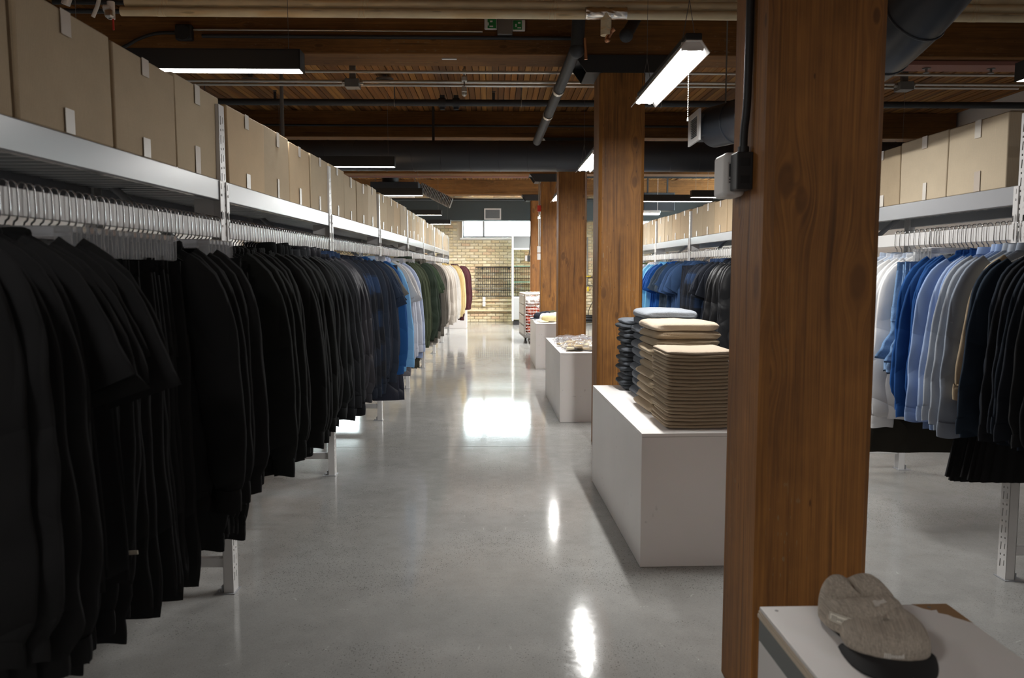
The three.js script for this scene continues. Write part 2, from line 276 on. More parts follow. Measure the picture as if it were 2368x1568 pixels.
// ---------------------------------------------------------------- ducts and grilles
function ringDuct(name, label, pts, r, mat, seams, closed = true, extra) {
  const curve = new THREE.CatmullRomCurve3(pts, false, 'centripetal'), o = thing(name, label, 'duct', pts[0].clone());
  const inv = pts[0].clone().negate();
  const body = new THREE.TubeGeometry(curve, 64, r, 28, false).translate(inv.x, inv.y, inv.z);
  mesh('duct_body', body, mat, o);
  for (const t of seams) {
    const q = curve.getPointAt(t), k = curve.getTangentAt(t), ring = new THREE.TorusGeometry(r + 0.001, 0.005, 8, 32);
    ring.applyQuaternion(new THREE.Quaternion().setFromUnitVectors(V(0, 0, 1), k)).translate(q.x + inv.x, q.y + inv.y, q.z + inv.z);
    mesh('seam_ring', ring, mat, o);
  }
  return o;
}
{
  const o = thing('round_duct', 'long black round spiral duct crossing below the beams in front of the third pillar', 'duct', B(CX, 2.665, 9.25), A);
  const body = new THREE.CylinderGeometry(0.172, 0.172, LX - 0.1, 40, 1, true).rotateZ(Math.PI / 2);
  mesh('duct_body', body, M.duct, o);
  for (let k = 0; k < 36; k++) { const t = new THREE.TorusGeometry(0.173, 0.0035, 6, 40).rotateY(Math.PI / 2 - 0.16); mesh('spiral_seam', t, M.duct, o).position.x = -LX / 2 + 0.3 + k * 0.325; }
  for (const x of [-3, -0.3, 2.9]) mesh('hanger_strap', box(0.03, 0.62, 0.006, x, 0.31, -0.175), M.black, o);
}
ringDuct('elbow_duct', 'black round duct bending down from the ceiling behind the nearest pillar', [V(1.79, 3.2, -3.02), V(1.76, 2.85, -3.04), V(1.70, 2.55, -3.18), V(1.62, 2.36, -3.52), V(1.56, 2.31, -4.1), V(1.53, 2.31, -4.75), V(1.48, 2.33, -5.2), V(1.36, 2.33, -5.46)], 0.135, M.duct, [0.08, 0.21, 0.3, 0.37, 0.44, 0.56, 0.66, 0.76, 0.85, 0.93]);
{
  const o = thing('air_grille', 'small white air grille facing the aisle at the end of the black elbow duct', 'grille', V(1.235, 2.33, -5.5), 0.0);
  mesh('duct_box', rbox(0.2, 0.15, 0.26, 0.01, 0.11, 0, 0), M.ductBlue, o);
  mesh('grille_frame', merge([box(0.014, 0.034, 0.32, 0, 0.085, 0), box(0.014, 0.034, 0.32, 0, -0.085, 0), box(0.014, 0.136, 0.055, 0, 0, 0.1325), box(0.014, 0.136, 0.055, 0, 0, -0.1325)]), M.white, o);
  for (let k = 0; k < 12; k++) mesh('louvre', box(0.012, 0.0035, 0.24, 0.004, -0.066 + k * 0.012, 0), M.rackGrey, o);
  mesh('hanger', rod([0.2, 0.08, 0.03], [0.2, 0.922, 0.03], 0.005), M.steelGrey, o);
}
{
  const o = thing('box_duct', 'dark square duct with a pale grille running across above the back window', 'duct', B(CX, 2.53, 19.35), A);
  mesh('duct_body', rbox(LX - 0.1, 0.52, 0.5, 0.01, 0, 0.26, 0), std({ color: rgb(0.055, 0.07, 0.075), roughness: 0.6 }), o);
  const gx = -0.03 - CX, gz = 0.256; mesh('grille_frame', merge([box(0.40, 0.028, 0.012, gx, 0.03, gz), box(0.40, 0.028, 0.012, gx, 0.265, gz), box(0.03, 0.25, 0.012, gx - 0.185, 0.147, gz), box(0.03, 0.25, 0.012, gx + 0.185, 0.147, gz)]), M.white, o);
  for (let k = 0; k < 14; k++) mesh('louvre', box(0.35, 0.006, 0.012, gx, 0.05 + k * 0.0148, gz - 0.004), M.rackGrey, o);
}
{ // unit in the far left bay with ribbed flexible duct
  const o = thing('fan_coil', 'dark ceiling unit with ribbed flexible duct high over the far left shelves', 'air unit', B(-1.75, 2.55, 14.6), A);
  mesh('casing', rbox(0.85, 0.16, 0.7, 0.01, 0, 0.28, 0), M.ductBlue, o); for (const x of [-0.35, 0.35]) mesh('hanger', rod([x, 0.35, 0.25], [x, 0.705, 0.25], 0.006), M.steelGrey, o); mesh('diffuser', merge([rbox(0.7, 0.03, 0.6, 0.008, 0.05, 0.18, 0), rbox(0.5, 0.04, 0.42, 0.008, 0.05, 0.15, 0)]), M.white, o);
  const flex = []; for (let k = 0; k < 22; k++) flex.push(new THREE.TorusGeometry(0.085, 0.014, 8, 20).rotateY(Math.PI / 2).rotateZ(-0.35).translate(0.42 + k * 0.026, 0.30 - k * 0.013, -0.1));
  mesh('flexible_duct', merge(flex), M.steelGrey, o);
  mesh('round_inlet', new THREE.CylinderGeometry(0.15, 0.15, 0.25, 24).translate(-0.1, 0.48, 0.1), M.black, o);
}
single('duct_box', merge([rbox(0.62, 0.36, 0.4, 0.012), box(0.03, 0.4, 0.03, -0.2, 0.345, 0), box(0.03, 0.4, 0.03, 0.2, 0.345, 0)]), M.ductBlue, 'dark square duct end high over the far right shelves', 'duct', B(3.3, 2.72, 16.2), A);

// ---------------------------------------------------------------- pipes, conduits and boxes
const across = (name, label, cat, mat, r, y, d, x0, x1, group) => single(name, rod([x0, 0, 0], [x1, 0, 0], r, 14), mat, label, cat, B(0, y, d), A, group);
[[2.986, 5.2, 'lowest'], [3.046, 5.22, 'middle'], [3.106, 5.25, 'topmost']].forEach(([y, d, w], i) => {
  const o = thing('insulated_pipe', w + ' of the three cream insulated pipes along the top edge of the photo', 'pipe', B(-2.33 + 0.02 * i, y, d), A), g = new THREE.CylinderGeometry(0.0285, 0.0285, 7.6, 20).rotateZ(Math.PI / 2).translate(3.8, 0, 0);
  const uv = g.attributes.uv; for (let k = 0; k < uv.count; k++) { const u = uv.getX(k), v = uv.getY(k); uv.setXY(k, v * 7.6 + i * 0.7, u * 0.18 + i * 0.2); }
  mesh('jacket', g, M.insulation, o); for (const x of [0.25, 1.5, 2.7, 4.2, 5.4]) mesh('jacket_seam', new THREE.CylinderGeometry(0.0295, 0.0295, 0.05, 20).rotateZ(Math.PI / 2).translate(x, 0, 0), M.insulation, o);
  mesh('pipe_end', rod([-0.45, 0, 0], [0, 0, 0], 0.014), M.darkPipe, o);
});
{
  const o = thing('pipe_tee', 'foil wrapped tee with a short cream pipe and copper valve hanging from the cream pipes', 'pipe', B(0.71, 2.986, 5.17), A);
  const foil = new THREE.CylinderGeometry(0.036, 0.036, 0.26, 22, 16).rotateZ(Math.PI / 2); const p = foil.attributes.position;
  for (let k = 0; k < p.count; k++) { const n = 1 + 0.28 * (noise(p.getX(k) * 60 + 20, Math.atan2(p.getY(k), p.getZ(k)) * 3 + 40) - 0.5); p.setXYZ(k, p.getX(k), p.getY(k) * n, p.getZ(k) * n); } foil.computeVertexNormals();
  mesh('foil_wrap', foil, M.foil, o); mesh('drop_pipe', merge([rod([0, 0, 0], [0, -0.135, 0], 0.034, 18)]), M.insulation, o);
  mesh('valve', merge([rod([0.012, -0.13, 0], [0.05, -0.10, 0.02], 0.014), rod([0.005, -0.16, 0.01], [0.03, -0.115, 0.01], 0.016), new THREE.SphereGeometry(0.019, 12, 10).translate(0.008, -0.165, 0.01)]), M.copper, o);
}
{
  const o = thing('drain_pipe', 'black pipe dropping beside the second pillar and slanting away under the beams', 'pipe', V(0.44, 2.93, -5.55));
  mesh('pipe_run', rod([0, -0.05, -0.02], [-0.185, -0.25, -2.75], 0.042, 18), M.darkPipe, o);
  mesh('drop', merge([rod([0.02, 0.3, 0], [0, -0.07, 0], 0.045, 18), rod([0.02, 0.2, 0], [0.02, 0.27, 0], 0.056, 18)]), M.darkPipe, o);
  mesh('elbow', new THREE.SphereGeometry(0.052, 18, 14).translate(0, -0.075, 0), M.darkPipe, o);
  mesh('coupling', merge([0.35, 0.62].map((t) => rod([-0.185 * t, -0.05 - 0.2 * t, -2.73 * t], [-0.185 * (t + 0.02), -0.05 - 0.2 * (t + 0.02), -2.73 * (t + 0.02)], 0.047, 18))), M.conduit, o);
  mesh('bracket', rod([0.05, 0, 0.02], [0.06, -0.14, 0.02], 0.012), M.copper, o);
}
{
  const o = thing('drain_pipe', 'short black pipe elbow above the steel cap of the second pillar', 'pipe', V(0.78, 2.99, -5.6));
  mesh('pipe_run', rod([0.12, 0.2, -0.3], [0, -0.02, 0], 0.04, 18), M.darkPipe, o); mesh('elbow', new THREE.SphereGeometry(0.048, 18, 14).translate(0, -0.02, 0), M.darkPipe, o);
}
{
  const o = thing('junction_box', 'black round-lidded junction box with a looping cable on the first beam at left', 'electrical box', B(-2.22, 3.07, 5.945), A);
  mesh('box_body', rbox(0.12, 0.11, 0.06, 0.015), M.black, o); mesh('lid', disc(0.052, 0.03, 0, 0, 0, 20).rotateX(Math.PI / 2).translate(0, -0.01, 0.035), M.black, o);
  mesh('cable', tube([[-0.05, 0, 0], [-0.2, -0.005, 0], [-0.33, -0.05, 0.01], [-0.45, -0.11, 0.01], [-0.7, -0.16, 0.01]], 0.012), M.black, o);
}
across('conduit', 'silver conduit along the first beam between the black box and the green circuit boards', 'conduit', M.conduit, 0.0075, 3.096, 5.955, -2.16, -0.08);
across('conduit', 'thin black conduit running the length of the first beam below the silver one', 'conduit', M.darkPipe, 0.013, 3.052, 5.957, -2.1, 0.62);
{
  const o = thing('exit_sign', 'opened grey exit sign base with two green circuit boards on the first beam', 'sign', B(0.082, 3.125, 5.95), A);
  mesh('back_box', rbox(0.11, 0.115, 0.05, 0.006), M.steelGrey, o);
  for (const [x, y, t] of [[-0.102, 0.022, 0.0], [0.100, 0.013, 0]]) { const h = mesh('housing', merge([rbox(0.094, 0.082, 0.02, 0.008, x, y, 0)]), M.white, o); h.rotation.z = t; mesh('circuit_board', box(0.062, 0.064, 0.004, x + (x < 0 ? 0.008 : -0.008), y, 0.012), M.pcb, h); mesh('chip', merge([box(0.018, 0.01, 0.006, x + 0.004, y + 0.014, 0.016), box(0.012, 0.02, 0.006, x - 0.02, y - 0.004, 0.016), box(0.026, 0.008, 0.005, x + 0.004, y - 0.02, 0.015)]), M.white, h); }
  mesh('screw', merge([disc(0.004, 0.004, -0.045, 0.05, 0, 8).rotateX(0), disc(0.004, 0.004, 0.045, -0.05, 0, 8)]), M.conduit, o);
}
single('bracket', merge([rbox(0.11, 0.006, 0.03, 0.002), rbox(0.11, 0.02, 0.004, 0.001, 0, 0.008, 0.013)]), M.white, 'small white bracket screwed under the first beam', 'bracket', B(-0.33, 2.936, 6.1), A);
[[3.075, 6.75, -3.3, 0.73, 0.011, 'upper silver conduit in the bay behind the first beam'], [3.005, 6.78, -3.3, 4.9, 0.012, 'silver conduit in the middle of the bay behind the first beam'], [3.12, 6.6, -1.9, 4.9, 0.010, 'thin silver conduit close behind the first beam'], [2.972, 6.98, -3.3, 4.6, 0.013, 'lower front silver conduit of the pair that carries the grey boxes'], [2.958, 7.05, -3.3, 4.6, 0.012, 'lower rear silver conduit of the pair that carries the grey boxes']].forEach(([y, d, a, b, r, w]) => across('conduit', w, 'conduit', M.conduit, r, y, d, a, b));
[[-1.2, 'left of the drain pipe'], [3.55, 'at right, over the cartons'], [3.05, 'at right, beside the nearest pillar']].forEach(([x, w]) => {
  const o = thing('junction_box', 'grey square junction box on the silver conduits ' + w, 'electrical box', B(x, 2.95, 6.98), A);
  mesh('box_body', rbox(0.12, 0.07, 0.12, 0.004), M.steelGrey, o); mesh('connector', merge([-0.075, 0.075].map((k) => rod([k - 0.015, 0.01, 0], [k + 0.015, 0.01, 0], 0.018, 12))), M.conduit, o); mesh('hanger', box(0.05, 0.28, 0.04, 0, 0.17, 0), M.steelGrey, o);
});
{
  const o = thing('conduit_clamp', 'cast clamp hanging the silver conduits from the planks near the middle', 'clamp', B(-0.25, 2.9, 6.95), A);
  mesh('threaded_rod', rod([0, 0.03, 0], [0, 0.36, 0], 0.006), M.steelGrey, o); mesh('clamp_body', merge([rbox(0.045, 0.05, 0.05, 0.01, 0, 0, 0), rbox(0.05, 0.05, 0.05, 0.012, 0, 0.09, 0), rbox(0.03, 0.05, 0.04, 0.01, 0, 0.15, 0), new THREE.SphereGeometry(0.022, 12, 8).translate(0, -0.035, 0)]), M.conduit, o);
}
{
  const o = thing('sprinkler_pipe', 'black sprinkler pipe with couplings running across below the planks', 'pipe', B(0, 3.055, 8.25), A);
  mesh('pipe_run', rod([-6.3, 0, 0], [5.58, 0, 0], 0.033, 18), M.darkPipe, o);
  for (const x of [-0.52, -0.38]) mesh('coupling', merge([rod([x - 0.035, 0, 0], [x + 0.035, 0, 0], 0.047, 18), rbox(0.05, 0.03, 0.03, 0.006, x, 0.06, 0), rbox(0.05, 0.03, 0.03, 0.006, x, -0.055, 0)]), M.darkPipe, o);
  for (const x of [-2.9, -1.0, 0.28, 1.7, 3.2]) mesh('hanger', merge([rod([x, 0, 0], [x, 0.2, 0], 0.006), new THREE.TorusGeometry(0.037, 0.005, 6, 18).rotateY(Math.PI / 2).translate(x, 0, 0)]), M.steelGrey, o);
  for (const x of [-2.2, 0.0, 2.9]) mesh('sprinkler_head', merge([rod([x, 0, 0], [x, 0.1, 0], 0.014), disc(0.02, 0.004, x, 0.11, 0)]), M.darkPipe, o);
}
across('conduit', 'thin black conduit along the face of the second beam', 'conduit', M.darkPipe, 0.012, 3.07, 9.63, -3.2, 3);
for (const [n, w, cat, m, r, y, d, a, b] of [['sprinkler_pipe', 'thin dark sprinkler pipe in the bay behind the third beam', 'pipe', M.darkPipe, 0.028, 2.99, 14.12, -4, 5], ['sprinkler_pipe', 'thin dark sprinkler pipe in the last bay before the back wall', 'pipe', M.darkPipe, 0.028, 2.95, 18.3, -4, 4], ['steel_channel', 'reddish steel channel under the planks behind the third beam', 'beam', std({ color: rgb(0.30, 0.13, 0.10), roughness: 0.6 }), 0.03, 2.98, 13.95, -4, 0.6]]) {
  const o = thing(n, w, cat, B(0, y, d), A); mesh('pipe_run', rod([a, 0, 0], [b, 0, 0], r, 14), m, o);
  for (let x = a + 0.4; x < b; x += 0.9) mesh('hanger', rod([x, 0, 0], [x, 3.258 - y, 0], 0.006, 6), M.steelGrey, o);
}
{ const o = thing('nailer_board', 'reddish brown board with sprinkler heads under the first beam at upper right', 'board', B(3.6, 2.92, 6.16), A); mesh('board_face', metric(box(2.9, 0.03, 0.2), 'x'), std({ color: rgb(0.32, 0.15, 0.12), roughness: 0.7 }), o); for (const x of [-0.9, -0.3, 0.2, 0.75]) mesh('sprinkler_head', merge([rod([x, -0.05, 0], [x, 0, 0], 0.009), disc(0.022, 0.004, x, -0.05, 0), disc(0.03, 0.006, x, -0.018, 0)]), M.steelGrey, o); }
[[-1.05, 7.9, 'to the right of the first grey box'], [-2.35, 7.95, 'above the nearest left pendant lamp']].forEach(([x, d, w]) => { const o = thing('smoke_detector', 'dark round smoke detector under the planks ' + w, 'detector', B(x, 3.17, d), A); mesh('base', disc(0.085, 0.02, 0, 0.03, 0, 28), M.steelGrey, o); mesh('sensor', new THREE.CylinderGeometry(0.075, 0.055, 0.035, 28), M.blackMatt, o); mesh('stem', disc(0.02, 0.05, 0, 0.06, 0), M.steelGrey, o); });
{ const o = thing('conduit_drop', 'grey vertical conduit strut dropping behind the left cartons with a bent white cable', 'conduit', V(-2.05, 1.75, -7.25)); mesh('strut', rod([0, 0, 0], [0, 1.505, 0], 0.017), M.steelGrey, o); mesh('cable', tube([[0, 0.78, 0.02], [-0.03, 0.72, 0.03], [-0.12, 0.62, 0.03], [-0.3, 0.5, 0.03]], 0.008), M.white, o); }
{ const o = thing('pipe_valve', 'white plastic pipe valve with a hose at top left above the nearest carton', 'pipe', B(-2.32, 2.94, 5.0), A);
  mesh('hose', tube([[-0.06, 0.25, 0], [-0.035, 0.12, 0.01], [-0.05, 0.03, 0.01], [-0.09, -0.05, 0]], 0.012), M.white, o); mesh('elbow', merge([rod([-0.02, 0.0, 0], [0.02, 0.0, 0], 0.024), rod([0.02, 0.04, 0], [0.02, -0.06, 0], 0.022)]), M.white, o); mesh('foil', rbox(0.05, 0.05, 0.05, 0.015, 0.015, -0.035, 0.01), M.foil, o); mesh('red_tag', box(0.008, 0.07, 0.008, 0.03, -0.09, 0), M.red, o); mesh('stub', rod([-0.25, 0.02, 0], [-0.22, 0.1, 0], 0.026), M.white, o); }

// ---------------------------------------------------------------- lamps
function area(o, w, l, y, power) { const a = new THREE.RectAreaLight(LAMP.color, power, w, l); a.position.set(0, y, 0); a.rotation.x = -Math.PI / 2; a.name = 'lamp_light'; o.add(a); }
function pendant(label, x0, x1, d, y, power) {
  const L = x1 - x0, o = thing('pendant_lamp', label, 'lamp', B((x0 + x1) / 2, y, d), A), w = 0.105, h = 0.098;
  mesh('housing', merge([box(L, 0.006, w, 0, h, 0), box(L, h, 0.005, 0, h / 2, w / 2 - 0.0025), box(L, h, 0.005, 0, h / 2, -w / 2 + 0.0025), box(0.006, h, w, L / 2 - 0.003, h / 2, 0), box(0.006, h, w, -L / 2 + 0.003, h / 2, 0)]), M.black, o);
  mesh('diffuser', box(L - 0.02, 0.006, w - 0.014, 0, 0.003, 0), M.lampFace, o);
  for (const x of [-L / 2 + 0.07, L / 2 - 0.07]) mesh('suspension_wire', rod([x, h, 0], [x, 3.256 - y, 0], 0.0015, 6), M.steelGrey, o);
  area(o, L - 0.03, w - 0.02, -0.006, power);
}
const leftWords = ['behind the camera over the left rack', 'nearest black pendant lamp over the left cartons, in front of the first beam', 'second black pendant lamp over the left cartons, in front of the long black duct', 'third black pendant lamp along the left cartons', 'fourth black pendant lamp along the left cartons', 'last black pendant lamp along the left cartons, before the brick wall'];
[0.55, 4.3, 8.23, 11.4, 15.5, 19.2 - 0.6].forEach((d, i) => pendant(i ? leftWords[i] : 'black pendant lamp ' + leftWords[i], -2.23, -1.0, d, 2.41, LAMP.pendant[i]));
pendant('black pendant lamp hung over the far right cartons, the farther of the two in line', 2.1, 3.35, 12.3, 2.41, LAMP.right);
pendant('black pendant lamp over the far right cartons, close to the nearest pillar', 2.85, 4.05, 11.6, 2.41, LAMP.right);
pendant('black pendant lamp at the right edge of the photo above the nearest right cartons', 2.88, 4.1, 4.4, 2.41, LAMP.rightNear);
pendant('black pendant lamp over the right rack behind the camera', 2.97, 4.2, 0.6, 2.41, LAMP.behind);
pendant('farthest black pendant lamp behind the camera over the right rack', 2.97, 4.2, -2.6, 2.41, LAMP.behind);
pendant('farthest black pendant lamp behind the camera over the left rack', -2.23, -1.0, -2.6, 2.41, LAMP.behind);
pendant('black pendant lamp over the right rack hidden behind the nearest pillar', 2.97, 4.2, 8.1, 2.41, LAMP.right);
function shopLamp(label, d0, d1, power, wires) {
  const L = d1 - d0, o = thing('shop_lamp', label, 'lamp', B(0.9, 2.35, (d0 + d1) / 2), A), s = new THREE.Shape();
  s.moveTo(-0.075, 0); s.lineTo(-0.035, 0.055); s.lineTo(0.035, 0.055); s.lineTo(0.075, 0); s.lineTo(0.072, -0.002); s.lineTo(0.033, 0.051); s.lineTo(-0.033, 0.051); s.lineTo(-0.072, -0.002); s.closePath();
  mesh('reflector', new THREE.ExtrudeGeometry(s, { depth: L, bevelEnabled: false }).translate(0, 0, -L / 2), M.white, o);
  mesh('housing', rbox(0.075, 0.03, L, 0.006, 0, 0.071, 0), M.black, o);
  for (const x of [-0.032, 0.032]) { mesh('tube', rod([x, 0.024, -L / 2 + 0.03], [x, 0.024, L / 2 - 0.03], 0.0135, 14), M.lampFace, o); }
  for (const z of [-1, 1]) mesh('end_cap', box(0.10, 0.036, 0.012, 0, 0.033, z * (L / 2 - 0.03)), M.white, o);
  for (const z of [-L / 2 + 0.1, L / 2 - 0.1]) mesh('hanging_chain', merge([rod([-0.03, 0.08, z], [0, 0.26, z], 0.0018, 5), rod([0.03, 0.08, z], [0, 0.26, z], 0.0018, 5), rod([0, 0.26, z], [0, 0.906, z], 0.0014, 5)]), M.steelGrey, o);
  mesh('pull_chain', merge([...Array(26)].map((_, k) => new THREE.SphereGeometry(0.0032, 6, 5).translate(0.055, -0.005 - k * 0.0085, L / 2 - 0.32)).concat([new THREE.CylinderGeometry(0.003, 0.006, 0.02, 8).translate(0.055, -0.235, L / 2 - 0.32)])), M.conduit, o);
  area(o, 0.06, L - 0.03, -0.006, power * 2.1);
}
[[3.66, 4.88, 'white twin-tube shop lamp with a pull chain between the first and second pillars'], [6.93, 8.15, 'white twin-tube shop lamp glowing behind the second pillar'], [10.55, 11.76, 'white twin-tube shop lamp glowing behind the third pillar'], [14.0, 15.2, 'white twin-tube shop lamp glowing behind the fourth pillar'], [17.6, 18.82, 'white twin-tube shop lamp by the brick back wall, hidden behind the fifth pillar']].forEach(([a, b, w], i) => shopLamp(w, a, b, LAMP.shop[i]));
{ // lamp with a rounded white body far off at right, seen past the second pillar
  const o = thing('strip_lamp', 'long white strip lamp glowing beyond the second pillar over the right shelves', 'lamp', B(2.6, 2.36, 14.6), A);
  mesh('housing', rbox(0.85, 0.05, 0.14, 0.015, 0, 0.055, 0), M.white, o); mesh('diffuser', rbox(0.83, 0.03, 0.12, 0.012, 0, 0.02, 0), M.lampFace, o);
  mesh('suspension_wire', merge([rod([-0.38, 0.08, 0], [-0.38, 0.896, 0], 0.004, 6), rod([0.38, 0.08, 0], [0.38, 0.896, 0], 0.004, 6)]), M.white, o); area(o, 0.8, 0.1, 0.0, LAMP.right);
}

// ---------------------------------------------------------------- things fixed on the pillars
{
  const o = thing('wall_sensor', 'white plastic wireless unit with a dark label strip on the side of the nearest pillar', 'device', B(PX0 - 0.034, 1.672, 2.545), A);
  mesh('cover', rbox(0.068, 0.135, 0.12, 0.016, 0, 0, 0, 4), M.white, o);
  mesh('label_strip', box(0.012, 0.065, 0.002, -0.016, 0.005, 0.0605), M.drywall, o); mesh('dark_mark', merge([box(0.005, 0.04, 0.001, -0.016, 0.012, 0.062), box(0.004, 0.004, 0.001, -0.016, -0.016, 0.062), box(0.004, 0.004, 0.001, -0.016, -0.024, 0.062)]), M.black, o);
}
{
  const o = thing('outlet_box', 'black double outlet box with a thick black conduit rising up the nearest pillar', 'electrical box', B(PX0 - 0.025, 1.675, 2.447), A);
  mesh('box_body', rbox(0.05, 0.112, 0.068, 0.004), M.black, o);
  for (const y of [-0.026, 0.026]) mesh('outlet', rbox(0.026, 0.022, 0.003, 0.001, 0, y, 0.0345), M.blackMatt, o);
  mesh('conduit', tube([[0.004, 0.05, 0], [0.004, 0.12, 0.002], [0.009, 0.22, 0.01], [0.011, 0.5, 0.01], [0.011, 1.2, 0.01]], 0.0125, 40, 12), M.black, o);
  mesh('connector', merge([rod([0.004, 0.05, 0], [0.004, 0.075, 0], 0.017, 14)]), M.black, o);
}
{
  const o = thing('light_switch', 'two white switch boxes with a thin conduit on the side of the fourth pillar', 'switch', B(PX0 - 0.03, 1.53, 13.36), A);
  for (const y of [0.055, 0.175]) mesh('switch_box', rbox(0.055, 0.105, 0.07, 0.005, 0, y, 0), M.white, o);
  mesh('conduit', rod([0, 0.2, 0], [0, 1.4, 0], 0.010), M.conduit, o);
  mesh('junction', merge([rbox(0.05, 0.05, 0.05, 0.008, 0, 0.7, 0)]), M.conduit, o);
  mesh('red_box', rbox(0.06, 0.1, 0.06, 0.006, -0.0, 0.85, 0.02), M.red, o);
}
{
  const o = thing('outlet_box', 'small black outlet with a white plate under a black cable on the fifth pillar', 'electrical box', B(PX0 - 0.04, 1.6, 17.05), A);
  mesh('box_body', rbox(0.06, 0.13, 0.07, 0.006), M.black, o); mesh('plate', rbox(0.05, 0.12, 0.06, 0.004, -0.05, 0.005, -0.02), M.white, o);
  mesh('cable', tube([[0, 0.06, 0], [0.02, 0.2, 0], [0.035, 0.5, 0], [0.035, 1.1, 0.0], [0.02, 1.3, 0]], 0.009, 30), M.black, o);
}

// ---------------------------------------------------------------- things at the back wall
{
  const o = thing('wire_grid', 'black wire grid panel hung on the brick wall behind the glass cabinet', 'grid panel', B(-0.47, 0.675, 20.72), A), w = 1.85, h = 0.75, vs = [], hs = [];
  for (let k = 0; k <= 34; k++) vs.push(rod([k * w / 34, 0, 0], [k * w / 34, h, 0], 0.0075, 6));
  for (let k = 1; k < 5; k++) hs.push(rod([0, k * h / 5, 0.008], [w, k * h / 5, 0.008], 0.0075, 6));
  mesh('upright_wires', merge(vs), M.black, o); mesh('cross_wires', merge(hs), M.black, o); mesh('rail', rod([-0.01, 0, 0], [w, 0, 0], 0.012), M.black, o); mesh('rail', rod([-0.01, h, 0], [w, h, 0], 0.012), M.black, o);
  mesh('hook', merge([rbox(0.05, 0.05, 0.03, 0.006, 0.17, h - 0.03, -0.02), rbox(0.05, 0.05, 0.03, 0.006, 0.86, h - 0.03, -0.02)]), M.black, o);
}
for (const [y, r, w] of [[0.30, 0.026, 'thick lowest cream pipe along the foot of the brick wall'], [0.465, 0.014, 'thin cream pipe below the white outlet on the brick wall'], [0.56, 0.013, 'thin cream pipe just under the wire grid on the brick wall'], [0.88, 0.008, 'thin grey pipe crossing behind the wire grid on the brick wall']]) across('wall_pipe', w, 'pipe', y > 0.8 ? M.steelGrey : M.insulation, r, y, 20.72, -3.5, 0.65);
{ const o = thing('pipe_fitting', 'brass pipe fitting on the brick wall at the end of the maroon clothes', 'valve', B(-0.78, 0.66, 20.7), A); mesh('valve_body', merge([rod([0, 0, 0], [0.3, 0, 0], 0.012), new THREE.SphereGeometry(0.03, 12, 10).translate(0.05, 0.02, 0), rod([0.05, 0, 0], [0.05, 0.09, 0], 0.008)]), std({ color: rgb(0.28, 0.19, 0.08), roughness: 0.5, metalness: 0.6 }), o); }
{ const o = thing('wall_outlet', 'white double outlet boxes stacked on the brick wall below the wire grid', 'electrical box', B(-0.26, 0.41, 20.69), A); for (const y of [0.06, 0.185]) { const b = mesh('outlet_cover', rbox(0.075, 0.118, 0.06, 0.006, 0, y, 0), M.white, o); mesh('socket', rbox(0.03, 0.06, 0.006, 0.002, 0, y, 0.031), M.drywall, b); } }
{
  const o = thing('glass_cabinet', 'tall white framed glass display cabinet in front of the brick wall', 'cabinet', B(0.46, 0, 19.62), A), f = 0.04, w = 0.95, h = 2.2, l = 0.5;
  for (const x of [0, w]) for (const z of [0, -l]) mesh('upright', rbox(f, h - 0.1, f, 0.006, x, h / 2 + 0.05, z), M.white, o);
  mesh('plinth', box(w - 0.03, 0.1, l - 0.05, w / 2, 0.05, -l / 2), M.black, o);
  mesh('lower_panel', rbox(w - f, 0.52, 0.02, 0.004, w / 2, 0.4, 0.005), M.steelPale, o); mesh('header_panel', rbox(w - f, 0.3, 0.04, 0.006, w / 2, 2.03, 0), std({ color: rgb(0.10, 0.11, 0.11), roughness: 0.5 }), o);
  mesh('side_panel', merge([box(0.02, 0.52, l - f, 0, 0.4, -l / 2), box(0.02, 0.52, l - f, w, 0.4, -l / 2), box(0.02, 0.3, l - f, 0, 2.03, -l / 2)]), M.white, o);
  mesh('rail', merge([rbox(w, f, f, 0.005, w / 2, 0.68, 0), rbox(w, f, f, 0.005, w / 2, 1.87, 0), rbox(f, f, l, 0.005, 0, 0.68, -l / 2), rbox(f, f, l, 0.005, 0, 1.87, -l / 2)]), M.white, o);
  mesh('glass_pane', box(w - f, 1.16, 0.006, w / 2, 1.275, 0), M.paneGlass, o); mesh('glass_pane', box(0.006, 1.16, l - f, 0, 1.275, -l / 2), M.paneGlass, o);
  for (const y of [1.06, 1.45]) mesh('glass_shelf', box(w - f - 0.01, 0.012, l - 0.08, w / 2, y, -l / 2), M.glassEdge, o);
}
{
  const o = thing('cable_reel', 'small coil of black cable lying on the floor at the foot of the brick wall', 'cable', B(2.42, 0, 20.45), A);
  const coil = []; for (let k = 0; k < 7; k++) coil.push(new THREE.TorusGeometry(0.14 + 0.03 * H2(k, 3), 0.018, 8, 28).rotateX(Math.PI / 2 + 0.3 * (H2(k, 1) - 0.5)).translate(0.03 * (H2(k, 2) - 0.5), 0.045 + k * 0.022, 0));
  mesh('coil', merge(coil), M.black, o); mesh('cable', tube([[0.05, 0.12, 0], [0.0, 0.3, 0.08], [0.16, 0.7, 0.2], [0.2, 1.0, 0.2], [0.12, 1.35, 0.22]], 0.009), M.black, o);
}
